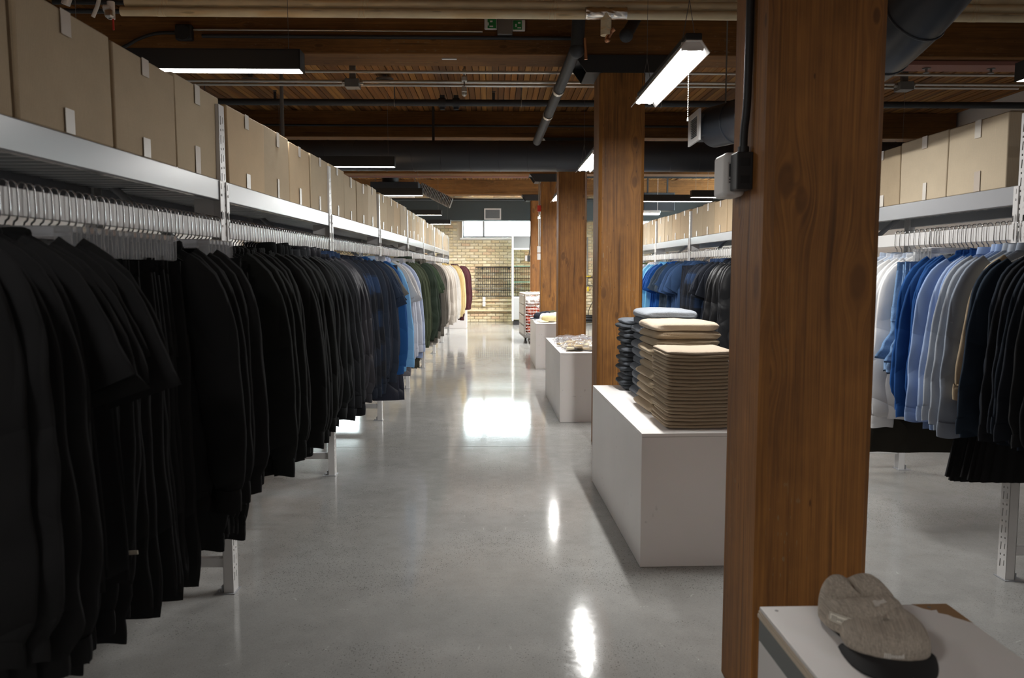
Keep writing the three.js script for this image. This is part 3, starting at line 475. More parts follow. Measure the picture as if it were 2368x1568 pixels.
{ const o = thing('wall_conduit', 'pale thin conduit with yellow tagged valves on the brick wall right of the third pillar', 'pipe', B(2.42, 0, 20.73), A); mesh('riser', rod([0, 0.9, 0], [0, 2.2, 0], 0.016), M.steelGrey, o); mesh('branch', merge([rod([-0.3, 1.17, 0], [0.3, 1.17, 0], 0.012), rod([-0.3, 0.95, 0], [0.3, 0.95, 0], 0.012)]), M.darkPipe, o); mesh('yellow_handle', merge([rbox(0.14, 0.03, 0.03, 0.006, 0.02, 1.19, 0.03), rbox(0.05, 0.12, 0.03, 0.006, 0.02, 0.86, 0.03)]), std({ color: rgb(0.7, 0.5, 0.03), roughness: 0.5 }), o); }

// ---------------------------------------------------------------- racks
const DECK = 1.738, NECK = 1.455;
const rackShapes = (() => {
  const h = 2.045, s = new THREE.Shape(); s.moveTo(-0.03, 0); s.lineTo(0.03, 0); s.lineTo(0.03, h); s.lineTo(-0.03, h); s.closePath();
  const hole = (x, y, w, l, skew) => { const p = new THREE.Path(); p.moveTo(x - w / 2 - skew, y - l / 2); p.lineTo(x + w / 2 - skew, y - l / 2); p.lineTo(x + w / 2 + skew, y + l / 2); p.lineTo(x - w / 2 + skew, y + l / 2); p.closePath(); s.holes.push(p); };
  for (let k = 0; k < 26; k++) { const y = 0.07 + k * 0.0765; hole(-0.013, y, 0.007, 0.036, 0.0015); hole(0.013, y + 0.004, 0.0055, 0.026, 0.001); if (k < 25) { hole(-0.013, y + 0.038, 0.008, 0.009, 0); hole(0.013, y + 0.042, 0.008, 0.009, 0); } }
  const plate = new THREE.ExtrudeGeometry(s, { depth: 0.0022, bevelEnabled: false }).rotateY(Math.PI / 2).translate(-0.0022, 0, 0);
  const post = merge([plate, box(0.042, h, 0.0022, -0.021, h / 2, 0.0289), box(0.042, h, 0.0022, -0.021, h / 2, -0.0289), box(0.0022, h, 0.012, -0.041, h / 2, 0.024), box(0.0022, h, 0.012, -0.041, h / 2, -0.024)]);
  const plain = merge([box(0.0022, h, 0.06, -0.001, h / 2, 0), box(0.042, h, 0.0022, -0.021, h / 2, 0.0289), box(0.042, h, 0.0022, -0.021, h / 2, -0.0289)]);
  const bracket = merge([rbox(0.004, 0.155, 0.034, 0.0015, 0.003, 0, 0, 1), disc(0.005, 0.004, 0, 0, 0, 8).rotateZ(Math.PI / 2).translate(0.006, 0.02, 0), box(0.003, 0.022, 0.008, 0.005, 0.055, 0), box(0.003, 0.022, 0.008, 0.005, -0.055, 0)]);
  const prof = new THREE.Shape(), n = 4, pw = 0.30; prof.moveTo(-pw / 2, 0); for (let k = 0; k < n; k++) { const a = -pw / 2 + k * pw / n, q = pw / n; prof.lineTo(a + q * 0.2, 0); prof.lineTo(a + q * 0.3, -0.022); prof.lineTo(a + q * 0.7, -0.022); prof.lineTo(a + q * 0.8, 0); } prof.lineTo(pw / 2, 0); prof.lineTo(pw / 2, 0.003); prof.lineTo(-pw / 2, 0.003); prof.closePath();
  const deck = new THREE.ExtrudeGeometry(prof, { depth: 0.5, bevelEnabled: false }).rotateY(-Math.PI / 2).translate(-0.03, 0, 0);
  return { post, plain, bracket, deck };
})();
function rack(label, turn, frames, near) {
  const o = thing('garment_rack', label, 'rack', V(0, 0, 0), turn), dep = 0.56;
  const put = (name, geo, mat, x, y, z, rot = 0) => { const m = mesh(name, geo, mat, o); m.position.set(x, y, z); m.rotation.y = rot; return m; };
  const foot = merge([box(0.085, 0.004, 0.085, -0.035, 0.002, 0), box(0.006, 0.03, 0.05, -0.05, 0.017, 0), rod([-0.065, 0.004, 0.02], [-0.065, 0.014, 0.02], 0.006, 8)]);
  const bar = rbox(dep - 0.08, 0.042, 0.03, 0.003, -dep / 2, 0, 0, 1), gusset = merge([box(0.08, 0.15, 0.003, -0.07, 0, 0), disc(0.006, 0.004, 0, 0, 0, 10).rotateX(Math.PI / 2).translate(-0.085, 0.02, 0.002)]);
  const brace = rod([-dep + 0.03, 1.78, 0], [-0.05, 1.36, 0], 0.016, 6);
  frames.forEach(([x, z]) => {
    put('post', rackShapes.post, M.rackWhite, x, 0, z); put('post', rackShapes.plain, M.rackWhite, x - dep, 0, z, Math.PI);
    put('foot_plate', foot, M.rackGrey, x, 0, z); put('foot_plate', foot, M.rackGrey, x - dep + 0.04, 0, z);
    put('cross_bar', bar, M.rackWhite, x, 0.13, z); put('cross_bar', bar, M.rackGrey, x, 1.98 - 0.06, z); put('brace', brace, M.rackGrey, x, 0, z);
    put('gusset', gusset, M.rackWhite, x, 1.59, z - near * 0.032);
  });
  for (let i = 0; i < frames.length - 1; i++) {
    const [xa, za] = frames[i], [xb, zb] = frames[i + 1], L = Math.hypot(xb - xa, zb - za), rot = Math.atan2(xb - xa, zb - za), mx = (xa + xb) / 2, mz = (za + zb) / 2, r = Math.abs(rot) > 1.6 ? rot + Math.PI : rot;
    const bl = L - 0.064, beam = merge([rbox(0.032, 0.083, bl, 0.004, -0.016, 0, 0, 2), box(0.03, 0.003, bl, -0.04, -0.005, 0)]);
    put('beam', beam, M.rackGrey, mx, 1.699, mz, r); put('beam', beam, M.rackGrey, mx - dep + 0.03, 1.699, mz, r);
    put('hanging_rail', rbox(0.013, 0.068, bl, 0.003, -0.008, 0, 0, 2), M.rackWhite, mx, 1.54, mz, r);
    for (const s of [-1, 1]) { const t = 0.5 - s * 0.022; const x = mix(xa, xb, s < 0 ? 0.018 : 0.982), z = mix(za, zb, s < 0 ? 0.018 : 0.982); put('bracket', rackShapes.bracket, M.rackWhite, x, 1.66, z, r); put('bracket', rackShapes.bracket, M.rackWhite, x, 1.535, z, r); }
    for (let k = 0; k < 6; k++) { const t = (k + 0.5) / 6; put('deck_panel', rackShapes.deck, M.rackDeck, mix(xa, xb, t), 1.732, mix(za, zb, t), r).scale.z = L / 6 / 0.302; }
  }
  return o;
}
const leftX = (d) => -1.187 - Math.max(0, d - 9.2) * 0.0185;
const LF = [-0.55, 1.37, 3.32, 5.265, 7.21, 9.155, 11.09, 13.02, 14.96, 16.9], RX = 2.267, RF = [1.46, 3.41, 5.36, 7.31, 9.26, 11.2, 13.15, 15.1];
rack('long grey and white steel rack of hanging clothes along the left of the aisle', 0, LF.map((d) => [leftX(d), -d]), -1);
rack('grey and white steel rack of hanging clothes at the right, behind the timber pillars', Math.PI + A, RF.map((d) => [-RX, d]), 1);

// ---------------------------------------------------------------- cartons on the racks
const ordinal = ['first', 'second', 'third', 'fourth', 'fifth', 'sixth', 'seventh', 'eighth', 'ninth', 'tenth', 'eleventh', 'twelfth', 'thirteenth', 'fourteenth', 'fifteenth', 'sixteenth', 'seventeenth', 'eighteenth', 'nineteenth', 'twentieth', 'twenty-first', 'twenty-second', 'twenty-third'];
function carton(label, group, pos, turn, w, h, side) {               // side +1: the face on local +x looks on the aisle
  const o = thing('cardboard_box', label, 'box', pos, turn, group), l = 0.47, m = pick(M.cardboard), x0 = -side * l / 2;
  const g = new RoundedBoxGeometry(l, h, w, 3, 0.006), p = g.attributes.position, ph = rr(0, 9);
  for (let k = 0; k < p.count; k++) { const y = p.getY(k), z = p.getZ(k); p.setX(k, p.getX(k) + side * 0.004 * Math.sin(y * 9 + ph) * Math.cos(z * 7 + ph)); }
  mesh('carton', metric(g, null, [rr(0, 1), rr(0, 1)]).translate(x0, h / 2 + 0.004, 0), m, o);
  mesh('flap', merge([box(l - 0.02, 0.004, w / 2 - 0.004, x0, h + 0.005, w / 4), box(l - 0.02, 0.004, w / 2 - 0.004, x0, h + 0.006, -w / 4)]), M.cardEdge, o);
  mesh('flap', box(l - 0.012, 0.004, w - 0.012, x0, 0.002, 0), M.cardEdge, o);
  const tz = rr(-0.02, 0.02), tw = 0.048, ft = side * 0.0038;
  const top = rr(0.05, 0.085), bot = rr(0.055, 0.105);
  mesh('tape_strip', box(0.0014, top, tw, ft, h - top / 2 + 0.004, tz), rnd() > 0.4 ? M.tape : M.tapePale, o);
  mesh('tape_strip', box(0.0014, bot, tw * (0.6 + 0.5 * rnd()), ft, bot / 2 + 0.006, tz + rr(-0.02, 0.02)), rnd() > 0.5 ? M.tapePale : M.tape, o);
  return o;
}
for (let b = 0; b < LF.length - 1; b++) {
  const d0 = LF[b], d1 = LF[b + 1];
  let edges = [0.035, 0.495, 0.96, 1.43, 1.905];
  if (b === 1) edges = [0.15, 0.595, 1.07, 1.523, 1.965]; if (b === 2) edges = [0.10, 0.595, 1.05, 1.485, 1.925];
  if (b === 0) edges = [0.98, 1.43, 1.89];
  for (let k = 0; k < edges.length - 1; k++) {
    const a = d0 + edges[k] + 0.006 + 0.006 * rnd(), e = d0 + edges[k + 1] - 0.004, m = (a + e) / 2, n = edges.length - 1 - 0;
    const label = b === 0 ? `${['farther', 'nearer'][k]} cardboard box on the left shelf beside the camera` : `${ordinal[k]} brown cardboard box of the ${ordinal[b - 1]} bay on the left shelf`;
    carton(label, b === 0 ? 'cardboard boxes on the left shelf beside the camera' : `cardboard boxes in bay ${b} of the left shelf`, V(leftX(m) - 0.012 + rr(-0.006, 0.004), DECK, -m), rr(-0.012, 0.012), e - a, 0.326 + rr(-0.012, 0.012) - (b === 2 && k === 2 ? 0.012 : 0), 1);
  }
}
for (let b = 0; b < RF.length - 1; b++) {
  const d0 = RF[b]; let edges = [0.05, 0.5, 0.96, 1.42, 1.88]; if (b === 1) edges = [0.13, 0.605, 1.07, 1.52, 1.9]; if (b === 0) edges = [0.05, 0.5, 0.96];
  for (let k = 0; k < edges.length - 1; k++) {
    const a = d0 + edges[k] + 0.005, e = d0 + edges[k + 1] - 0.004, m = (a + e) / 2;
    carton(b === 0 ? `${['nearer', 'farther'][k]} cardboard box on the right shelf before the nearest right post` : `${ordinal[k]} brown cardboard box of the ${ordinal[b - 1]} bay on the right shelf`, `cardboard boxes in bay ${b + 1} of the right shelf`, B(RX + 0.012, DECK, m), A + rr(-0.01, 0.01), e - a, 0.328 + rr(-0.008, 0.008), -1);
  }
}

// ---------------------------------------------------------------- hangers
const hangerShapes = (() => {
  const hook = tube([[-0.013, 0.07, 0], [-0.0145, 0.105, 0], [-0.010, 0.129, 0], [0.001, 0.136, 0], [0.012, 0.127, 0], [0.0145, 0.10, 0], [0.0145, 0.06, 0], [0.010, 0.043, 0], [0.002, 0.036, 0], [0, 0.02, 0], [0, -0.005, 0]], 0.0023, 26, 6);
  const arm = (s) => tube([[0, -0.004, 0], [s * 0.05, -0.016, 0], [s * 0.13, -0.05, 0], [s * 0.20, -0.085, 0]], 0.0075, 10, 7);
  const coat = merge([arm(-1), arm(1), rod([-0.16, -0.075, 0], [0.16, -0.075, 0], 0.004, 6), rbox(0.03, 0.03, 0.016, 0.005, 0, 0, 0, 1)]);
  const clipbar = merge([rbox(0.36, 0.026, 0.010, 0.004, 0, 0.012, 0, 1), rbox(0.03, 0.03, 0.014, 0.005, 0, 0.014, 0, 1)]);
  const clip = (s) => merge([rbox(0.042, 0.074, 0.006, 0.003, s * 0.165, -0.012, 0.011, 1).rotateX(0.06), rbox(0.042, 0.074, 0.006, 0.003, s * 0.165, -0.012, -0.011, 1).rotateX(-0.06), rod([s * 0.165 - 0.022, 0.016, 0], [s * 0.165 + 0.022, 0.016, 0], 0.008, 12), rod([s * 0.165, -0.03, 0.008], [s * 0.165, -0.03, 0.018], 0.009, 8)]);
  return { hook, coat, clipbar, clips: [clip(-1), clip(1)] };
})();
let hangerCount = 0; const farHooks = [];
function hanger(kind, pos, turn, where) {
  if (++hangerCount > 300) { farHooks.push([pos, turn]); return; }
  const clip = kind === 'clip';
  const o = thing(clip ? 'clip_hanger' : 'coat_hanger', `clear ${clip ? 'clip hanger' : 'hanger'} of ${where.replace(' from the camera', '')}`, 'hanger', pos, turn, clip ? 'clear clip hangers on the racks' : 'clear coat hangers on the racks');
  mesh('hook', hangerShapes.hook, M.chrome, o);
  if (clip) { mesh('bar', hangerShapes.clipbar, M.clear, o); for (const g of hangerShapes.clips) mesh('clip', g, M.clear, o); } else mesh('arms', hangerShapes.coat, M.clear, o);
}

// ---------------------------------------------------------------- clothes
const fuzz = grey(256, 256, [0.16, 0.16], (u, v) => 0.6 * fbm(u * 160, v * 160, 3) + 0.4 * noise(u * 900, v * 900));
const weave = grey(256, 256, [0.08, 0.08], (u, v) => 0.5 + 0.2 * Math.sin(u * 3000) * Math.sin(v * 3000) + 0.3 * (noise(u * 400, v * 400) - 0.5));
const crease = grey(512, 512, [0.9, 0.9], (u0, v0) => {
  const u = 0.89 * u0 + 0.45 * v0 + 3.3, v = -0.45 * u0 + 0.89 * v0 + 1.7, w = 0.14 * (fbm(u * 4, v * 3, 2) - 0.5), ridge = (a, b) => { const n = 1 - Math.abs(2 * (0.72 * noise(a, b) + 0.28 * noise(a * 2.1 + 5, b * 2.1)) - 1); return n * n * n; };
  return clamp(0.42 * ridge((u + w) * 7 + v * 2.4, v * 3.0) + 0.4 * ridge((u - w) * 5 - v * 3.4 + 7, v * 4.1 + 3) + 0.03 * fbm(u * 60, v * 60, 2)); });
const plaidMap = (() => { const t = texture(512, 512, [0.22, 0.22], (u, v) => {
  const band = (x) => { const k = (x / 0.22) % 1; return k < 0.46 ? 1 : k < 0.52 ? 0.55 : k < 0.95 ? 0 : 0.35; }, n = 0.88 + 0.2 * (noise(u * 900, v * 900) - 0.5), s = (band(u) + band(v)) / 2;
  return [(0.052 + 0.07 * s * s) * n, (0.07 + 0.15 * s * s) * n, (0.11 + 0.25 * s * s) * n]; }); t.wrapS = t.wrapT = THREE.RepeatWrapping; return t; })();
const denimMap = texture(256, 256, [0.06, 0.06], (u, v) => { const g = 0.86 + 0.22 * noise(u * 1400, v * 500) + 0.1 * (fbm(u * 120, v * 120, 3) - 0.5); return [g, g, g]; });
const cloths = {};
function cloth(c, kind = 'cotton') {
  const key = c + kind; if (cloths[key]) return cloths[key];
  const o = { color: hex(c), roughness: 0.92, bumpMap: crease, bumpScale: 0.016, sheen: 0.12, sheenRoughness: 0.5, sheenColor: hex(c).lerp(hex(0xffffff), 0.04) };
  if (kind === 'nylon') Object.assign(o, { roughness: 0.5, bumpScale: 0.02, sheen: 0 });
  if (kind === 'plaid') Object.assign(o, { color: hex(0xffffff), map: plaidMap, sheen: 0.1 });
  if (kind === 'denim') Object.assign(o, { map: denimMap, sheen: 0 });
  return (cloths[key] = phys(o));
}
function gridMesh(rows, cols, f, close) {                             // f(i, j) -> [x, y, z]; closes round j
  const pos = [], uv = [], idx = [];
  for (let i = 0; i < rows; i++) for (let j = 0; j < cols; j++) { const p = f(i / (rows - 1), j / (close ? cols : cols - 1)); pos.push(...p); uv.push(p[0], p[1]); }
  for (let i = 0; i < rows - 1; i++) for (let j = 0; j < (close ? cols : cols - 1); j++) { const a = i * cols + j, b = i * cols + (j + 1) % cols, c = a + cols, d = b + cols; idx.push(a, b, d, a, d, c); }
  const g = new THREE.BufferGeometry(); g.setAttribute('position', new THREE.Float32BufferAttribute(pos, 3)); g.setAttribute('uv', new THREE.Float32BufferAttribute(uv, 2)); g.setIndex(idx); g.computeVertexNormals(); return g;
}
const lerpTable = (tab, t) => { for (let k = 1; k < tab.length; k++) if (t <= tab[k][0]) { const q = (t - tab[k - 1][0]) / (tab[k][0] - tab[k - 1][0]), s = q * q * (3 - 2 * q); return mix(tab[k - 1][1], tab[k][1], mix(q, s, 0.5)); } return tab[tab.length - 1][1]; };
function folds(v) { const a = []; for (let k = 0; k < 5; k++) a.push([14 + 34 * H2(v, k), (H2(k, v + 9) - 0.5) * 10, 6.28 * H2(v + 3, k + 5), 0.5 + 0.5 * H2(k + 8, v)]); return (x, y) => { let s = 0; for (const [kx, ky, p, w] of a) s += w * Math.sin(kx * x + ky * y + p); return s / 3; }; }
function bodyShape(v, o) {                                            // torso: hem at -L, shoulder slope up to the neck at 0
  const { L, hw = 0.25, th = 0.016, wave = 0.011, quilt = 0, flare = 0.02, rib = 0 } = o, f = folds(v), wt = [[0, hw + flare - rib * 0.03], [0.12, hw + flare], [0.55, hw], [0.8, hw - 0.02], [0.895, 0.225], [0.94, 0.16], [0.975, 0.095], [1, 0.066]];
  const yt = [[0, -L], [0.8, -0.19], [0.895, -0.085], [0.94, -0.05], [0.975, -0.014], [1, 0.006]], lin = (tab, t) => { for (let k = 1; k < tab.length; k++) if (t <= tab[k][0]) return mix(tab[k - 1][1], tab[k][1], (t - tab[k - 1][0]) / (tab[k][0] - tab[k - 1][0])); return tab[tab.length - 1][1]; };
  return gridMesh(22, 26, (t, a) => {
    const q = a * 6.2832, c = Math.cos(q), s = Math.sin(q), w = lerpTable(wt, t), y0 = lin(yt, t), x = w * Math.sign(c) * Math.pow(Math.abs(c), 0.85);
    const low = clamp((0.9 - t) / 0.9), q2 = quilt ? 1 + quilt * Math.abs(Math.sin(y0 * 24)) : 1, tt = th * (0.75 + 0.35 * low) * q2;
    return [x, y0 + (t === 0 ? 0.012 * Math.sin(x * 14 + v) : 0), tt * Math.sign(s) * Math.pow(Math.abs(s), 1.25) + wave * low * f(x, y0) + 0.003 * f(x * 2.2 + 3, y0 * 3) * Math.sign(s)];
  }, true);
}
function limb(v, path, rx, rz, o = {}) {                              // flattened tube along a path in the x-y plane
  const curve = new THREE.CatmullRomCurve3(path.map((p) => V(...p))), f = folds(v + 20), { rows = 20, wrinkle = 0.03, quilt = 0 } = o, pts = [], dirs = [];
  for (let i = 0; i < rows; i++) { const t = i / (rows - 1); pts.push(curve.getPointAt(t)); const d = curve.getTangentAt(t); dirs.push(V(d.y, -d.x, 0).normalize()); }
  return gridMesh(rows + 1, 14, (t, a) => {
    let i = Math.round(t * rows), k = 1; if (i >= rows) { i = rows - 1; k = 0.72; }
    const s = i / (rows - 1), q = a * 6.2832, p = pts[i], n = dirs[i], up = k < 1 ? 0.012 : 0, qz = quilt ? 1 + quilt * Math.abs(Math.sin(s * 21)) : 1;
    const wr = 1 + wrinkle * (0.4 + s) * f(Math.cos(q) * 0.10 + 0.3 * s, s * 2.6 + 0.3 * Math.sin(q)) , ax = lerpTable(rx, s) * wr * k * (quilt ? 0.8 + 0.25 * qz : 1), az = lerpTable(rz, s) * (1 + wrinkle * 1.6 * f(s, q * 0.12)) * k * qz;
    return [p.x + n.x * ax * Math.cos(q), p.y + n.y * ax * Math.cos(q) + up, p.z + az * Math.sign(Math.sin(q)) * Math.pow(Math.abs(Math.sin(q)), 1.3) + 0.006 * f(s * 0.8, 0.3)];
  }, true);
}
const ringBand = (v, cx, y0, y1, rx, rz, ribs = 26, cz = 0) => gridMesh(4, 40, (t, a) => { const q = a * 6.2832, r = 1 + 0.035 * Math.sin(a * 6.2832 * ribs) + 0.05 * Math.sin(t * 3.14); return [cx + rx * r * Math.cos(q), mix(y0, y1, t) + 0.004 * Math.sin(q * 2 + v), cz + rz * r * Math.sin(q)]; }, true);
const shapeCache = {};
function shapes(kind, v, L, SL) {
  const key = [kind, v, L, SL].join(); if (shapeCache[key]) return shapeCache[key];
  const out = [], add = (name, geo, slot = 0) => out.push({ name, geo, slot }), jx = (H2(v, 71) - 0.5) * 0.045, hang = (s, e) => [[s * 0.165, -0.07, 0], [s * 0.222, -0.115, 0.002], [s * (0.258 + jx * 0.4), -0.22, 0.004], [s * (0.284 + jx), -0.42, 0.006 + jx * 0.3], [s * (0.294 + jx + 0.012 * H2(v, 5)), -0.62, 0.008], [s * (0.300 + jx * 1.4), e, 0.006]];
  const both = (f) => { f(-1); f(1); };
  const longSleeve = (w = 1, cuff = 1, o = {}) => both((s) => add('sleeve', limb(v + (s > 0 ? 1 : 4), hang(s, -SL), [[0, 0.07 * w], [0.25, 0.078 * w], [0.6, 0.066 * w], [0.92, 0.056 * w], [1, cuff ? 0.038 : 0.055 * w]], [[0, 0.012], [0.15, 0.019], [0.8, 0.017], [1, 0.014]], o)));
  if (kind === 'tee') {
    add('body', bodyShape(v, { L, hw: 0.255 }));
    both((s) => add('sleeve', limb(v + s + 2, [[s * 0.15, -0.065, 0], [s * 0.225, -0.125, 0.002], [s * 0.275, -0.22, 0.004], [s * 0.305 + s * jx, -SL, 0.006]], [[0, 0.075], [0.4, 0.088], [1, 0.092]], [[0, 0.012], [0.4, 0.017], [1, 0.015]], { rows: 10, wrinkle: 0.07 })));
    add('collar', ringBand(v, 0, -0.008, 0.014, 0.072, 0.016, 30));
  } else if (kind === 'hoodie') {
    add('body', bodyShape(v, { L, hw: 0.255, th: 0.0175, rib: 1 })); longSleeve(1.05);
    both((s) => add('cuff', ringBand(v + s, s * (0.300 + jx * 1.4), -SL - 0.06, -SL + 0.012, 0.038, 0.0145, 18, 0.006)));
    add('hem_band', ringBand(v, 0, -L - 0.05, -L + 0.01, 0.235, 0.018, 50));
    add('hood', gridMesh(9, 18, (t, a) => { const q = a * 6.2832, r = Math.sin(Math.min(t * 1.25, 1) * 1.5708 + (t > 0.8 ? (t - 0.8) * 5 : 0)); return [(0.125 - 0.03 * t) * r * Math.cos(q) * (1 + 0.06 * Math.sin(3 * q + v)), -0.05 + 0.075 * Math.sin(t * 3.0) * (0.5 + 0.5 * Math.abs(Math.cos(q))) - 0.015 * t, 0.02 * r * Math.sin(q)]; }, true));
  } else if (kind === 'crew') {
    add('body', bodyShape(v, { L, hw: 0.26, th: 0.0175, rib: 1 })); longSleeve(1.08);
    both((s) => add('cuff', ringBand(v + s, s * (0.300 + jx * 1.4), -SL - 0.055, -SL + 0.012, 0.038, 0.0145, 18, 0.006)));
    add('hem_band', ringBand(v, 0, -L - 0.045, -L + 0.01, 0.24, 0.018, 50)); add('collar', ringBand(v, 0, -0.012, 0.016, 0.078, 0.018, 30));
  } else if (kind === 'shirt') {
    add('body', bodyShape(v, { L, hw: 0.25, flare: 0.03, wave: 0.013 })); longSleeve(0.95, 0, { wrinkle: 0.09, rows: 30 });
    both((s) => add('cuff', ringBand(v + s, s * (0.300 + jx * 1.4), -SL - 0.055, -SL + 0.01, 0.056, 0.0145, 0, 0.006)));
    add('collar', gridMesh(4, 20, (t, a) => { const q = a * 6.2832, fr = Math.pow(Math.max(0, Math.sin(q)), 2), r = 0.064 + (t > 0.55 ? 0.014 * (t - 0.3) : 0); return [r * Math.cos(q) * (1 + 0.18 * fr * t), [0.0, 0.03, 0.034, 0.002][Math.round(t * 3)] - 0.022 * fr * (t > 0.9 ? 1 : 0.3), 0.02 * Math.sin(q) * (1 + 0.35 * t)]; }, true));
  } else if (kind === 'jacket' || kind === 'coat') {
    add('body', bodyShape(v, { L, hw: 0.262, th: 0.018, flare: kind === 'coat' ? 0.045 : 0.015, wave: 0.012 })); longSleeve(1.12, kind === 'jacket', { wrinkle: 0.09, rows: 34 });
    if (kind === 'jacket') { both((s) => add('cuff', ringBand(v + s, s * (0.300 + jx * 1.4), -SL - 0.04, -SL + 0.012, 0.04, 0.015, 22, 0.006))); add('hem_band', ringBand(v, 0, -L - 0.035, -L + 0.012, 0.25, 0.019, 60)); }
    add('collar', ringBand(v, 0, -0.012, 0.05, 0.078, 0.02, 0)); add('zip', box(0.007, L - 0.03, 0.004, 0.004, -L / 2 - 0.01, 0.021), 1);
  } else if (kind === 'puffer') {
    add('body', bodyShape(v, { L, hw: 0.26, th: 0.024, quilt: 0.35, wave: 0.004 }));
    both((s) => add('sleeve', limb(v + s + 3, hang(s, -SL), [[0, 0.08], [0.25, 0.092], [0.7, 0.085], [1, 0.05]], [[0, 0.018], [0.15, 0.03], [0.85, 0.028], [1, 0.02]], { rows: 52, wrinkle: 0.06, quilt: 0.3 })));
    add('collar', ringBand(v, 0, -0.012, 0.06, 0.085, 0.028, 0));
  } else if (kind === 'trousers' || kind === 'joggers' || kind === 'shorts') {
    const w = 0.185, cr = -0.27, e = kind === 'joggers' ? 0.058 : kind === 'shorts' ? 0.15 : 0.115, f = folds(v);
    add('waistband', gridMesh(4, 30, (t, a) => { const q = a * 6.2832; return [w * Math.cos(q) * (1 + 0.012 * Math.sin(q * 20)), mix(-0.062, -0.018, t), 0.012 * Math.sin(q) + 0.003 * Math.sin(12 * q + v)]; }, true));
    add('seat', gridMesh(8, 24, (t, a) => { const q = a * 6.2832, y = mix(cr - 0.04, -0.058, t), x = mix(w + 0.02, w, t) * Math.sign(Math.cos(q)) * Math.pow(Math.abs(Math.cos(q)), 0.85); return [x, y, 0.0155 * Math.sin(q) + 0.008 * (1 - t) * f(x, y)]; }, true));
    both((s) => add('leg', limb(v + s + 6, [[s * 0.10, cr + 0.03, 0], [s * 0.105, (cr - L) / 2, 0.004], [s * (0.108 + jx), -L, 0.006]], [[0, 0.102], [0.4, 0.1], [0.92, mix(0.1, e, 0.9)], [1, kind === 'joggers' ? 0.042 : e * 0.98]], [[0, 0.015], [0.5, 0.017], [1, 0.013]], { rows: 22, wrinkle: 0.05 })));
    if (kind === 'joggers') both((s) => add('cuff', ringBand(v + s, s * (0.108 + jx), -L - 0.055, -L + 0.012, 0.043, 0.0135, 18, 0.006)));
  } else if (kind === 'pleated') {
    add('waistband', ringBand(v, 0, -0.06, -0.02, 0.18, 0.014, 0));
    add('skirt', gridMesh(12, 120, (t, a) => { const q = a * 6.2832, y = mix(-0.055, -L, t), z = (a * 30) % 1, r = 1 + (0.02 + 0.04 * t) * (z < 0.75 ? z : 3 * (1 - z)); return [mix(0.18, 0.33, t) * Math.cos(q) * r, y, mix(0.014, 0.05, t) * Math.sin(q) * r + 0.01 * t * ((z < 0.75 ? z : 3 * (1 - z)) - 0.4) * Math.sign(Math.sin(q))]; }, true));
  } else if (kind === 'skirt') {
    add('waistband', ringBand(v, 0, -0.06, -0.02, 0.18, 0.014, 0)); const f = folds(v);
    add('skirt', gridMesh(14, 30, (t, a) => { const q = a * 6.2832, y = mix(-0.055, -L, t), x = mix(0.18, 0.30, t) * Math.cos(q); return [x, y, (0.014 + 0.012 * t) * Math.sin(q) + 0.02 * t * f(x, y)]; }, true));
  }
  return (shapeCache[key] = out);
}
const garmentNames = { tee: ['t_shirt', 'shirt'], hoodie: ['hoodie', 'hoodie'], crew: ['sweatshirt', 'sweatshirt'], shirt: ['button_shirt', 'shirt'], jacket: ['jacket', 'jacket'], coat: ['coat', 'coat'], puffer: ['puffer_jacket', 'jacket'], trousers: ['trousers', 'trousers'], joggers: ['sweatpants', 'trousers'], shorts: ['shorts', 'shorts'], pleated: ['pleated_skirt', 'skirt'], skirt: ['long_skirt', 'skirt'] };
const kindSize = { tee: [0.74, 0.33], hoodie: [0.74, 0.76], crew: [0.72, 0.76], shirt: [0.80, 0.78], jacket: [0.74, 0.76], coat: [1.0, 0.76], puffer: [0.74, 0.8], trousers: [1.06, 0], joggers: [1.03, 0], shorts: [0.5, 0], pleated: [0.9, 0], skirt: [0.98, 0] };
const merged = {};
let gSerial = 0;
function garment(kind, mats, pos, turn, label, group, o = {}) {
  const v = gSerial++ % 6 + (kind.length * 7), [L0, S0] = kindSize[kind], L = o.L ?? L0, SL = o.SL ?? S0, list = shapes(kind, v, L, SL), [name, cat] = garmentNames[kind];
  let g;
  if (o.simple) {
    const key = [kind, v, L, SL].join(); merged[key] ??= merge(list.filter((p) => p.slot === 0).map((p) => p.geo));
    g = single(name, merged[key], mats[0], label, cat, pos, turn, group);
  } else {
    g = thing(name, label, cat, pos, turn, group);
    for (const p of list) mesh(p.name, p.geo, mats[p.slot] ?? M.black, g);
  }
  g.scale.set(o.sx ?? 1, 1, 1);
  return g;
}
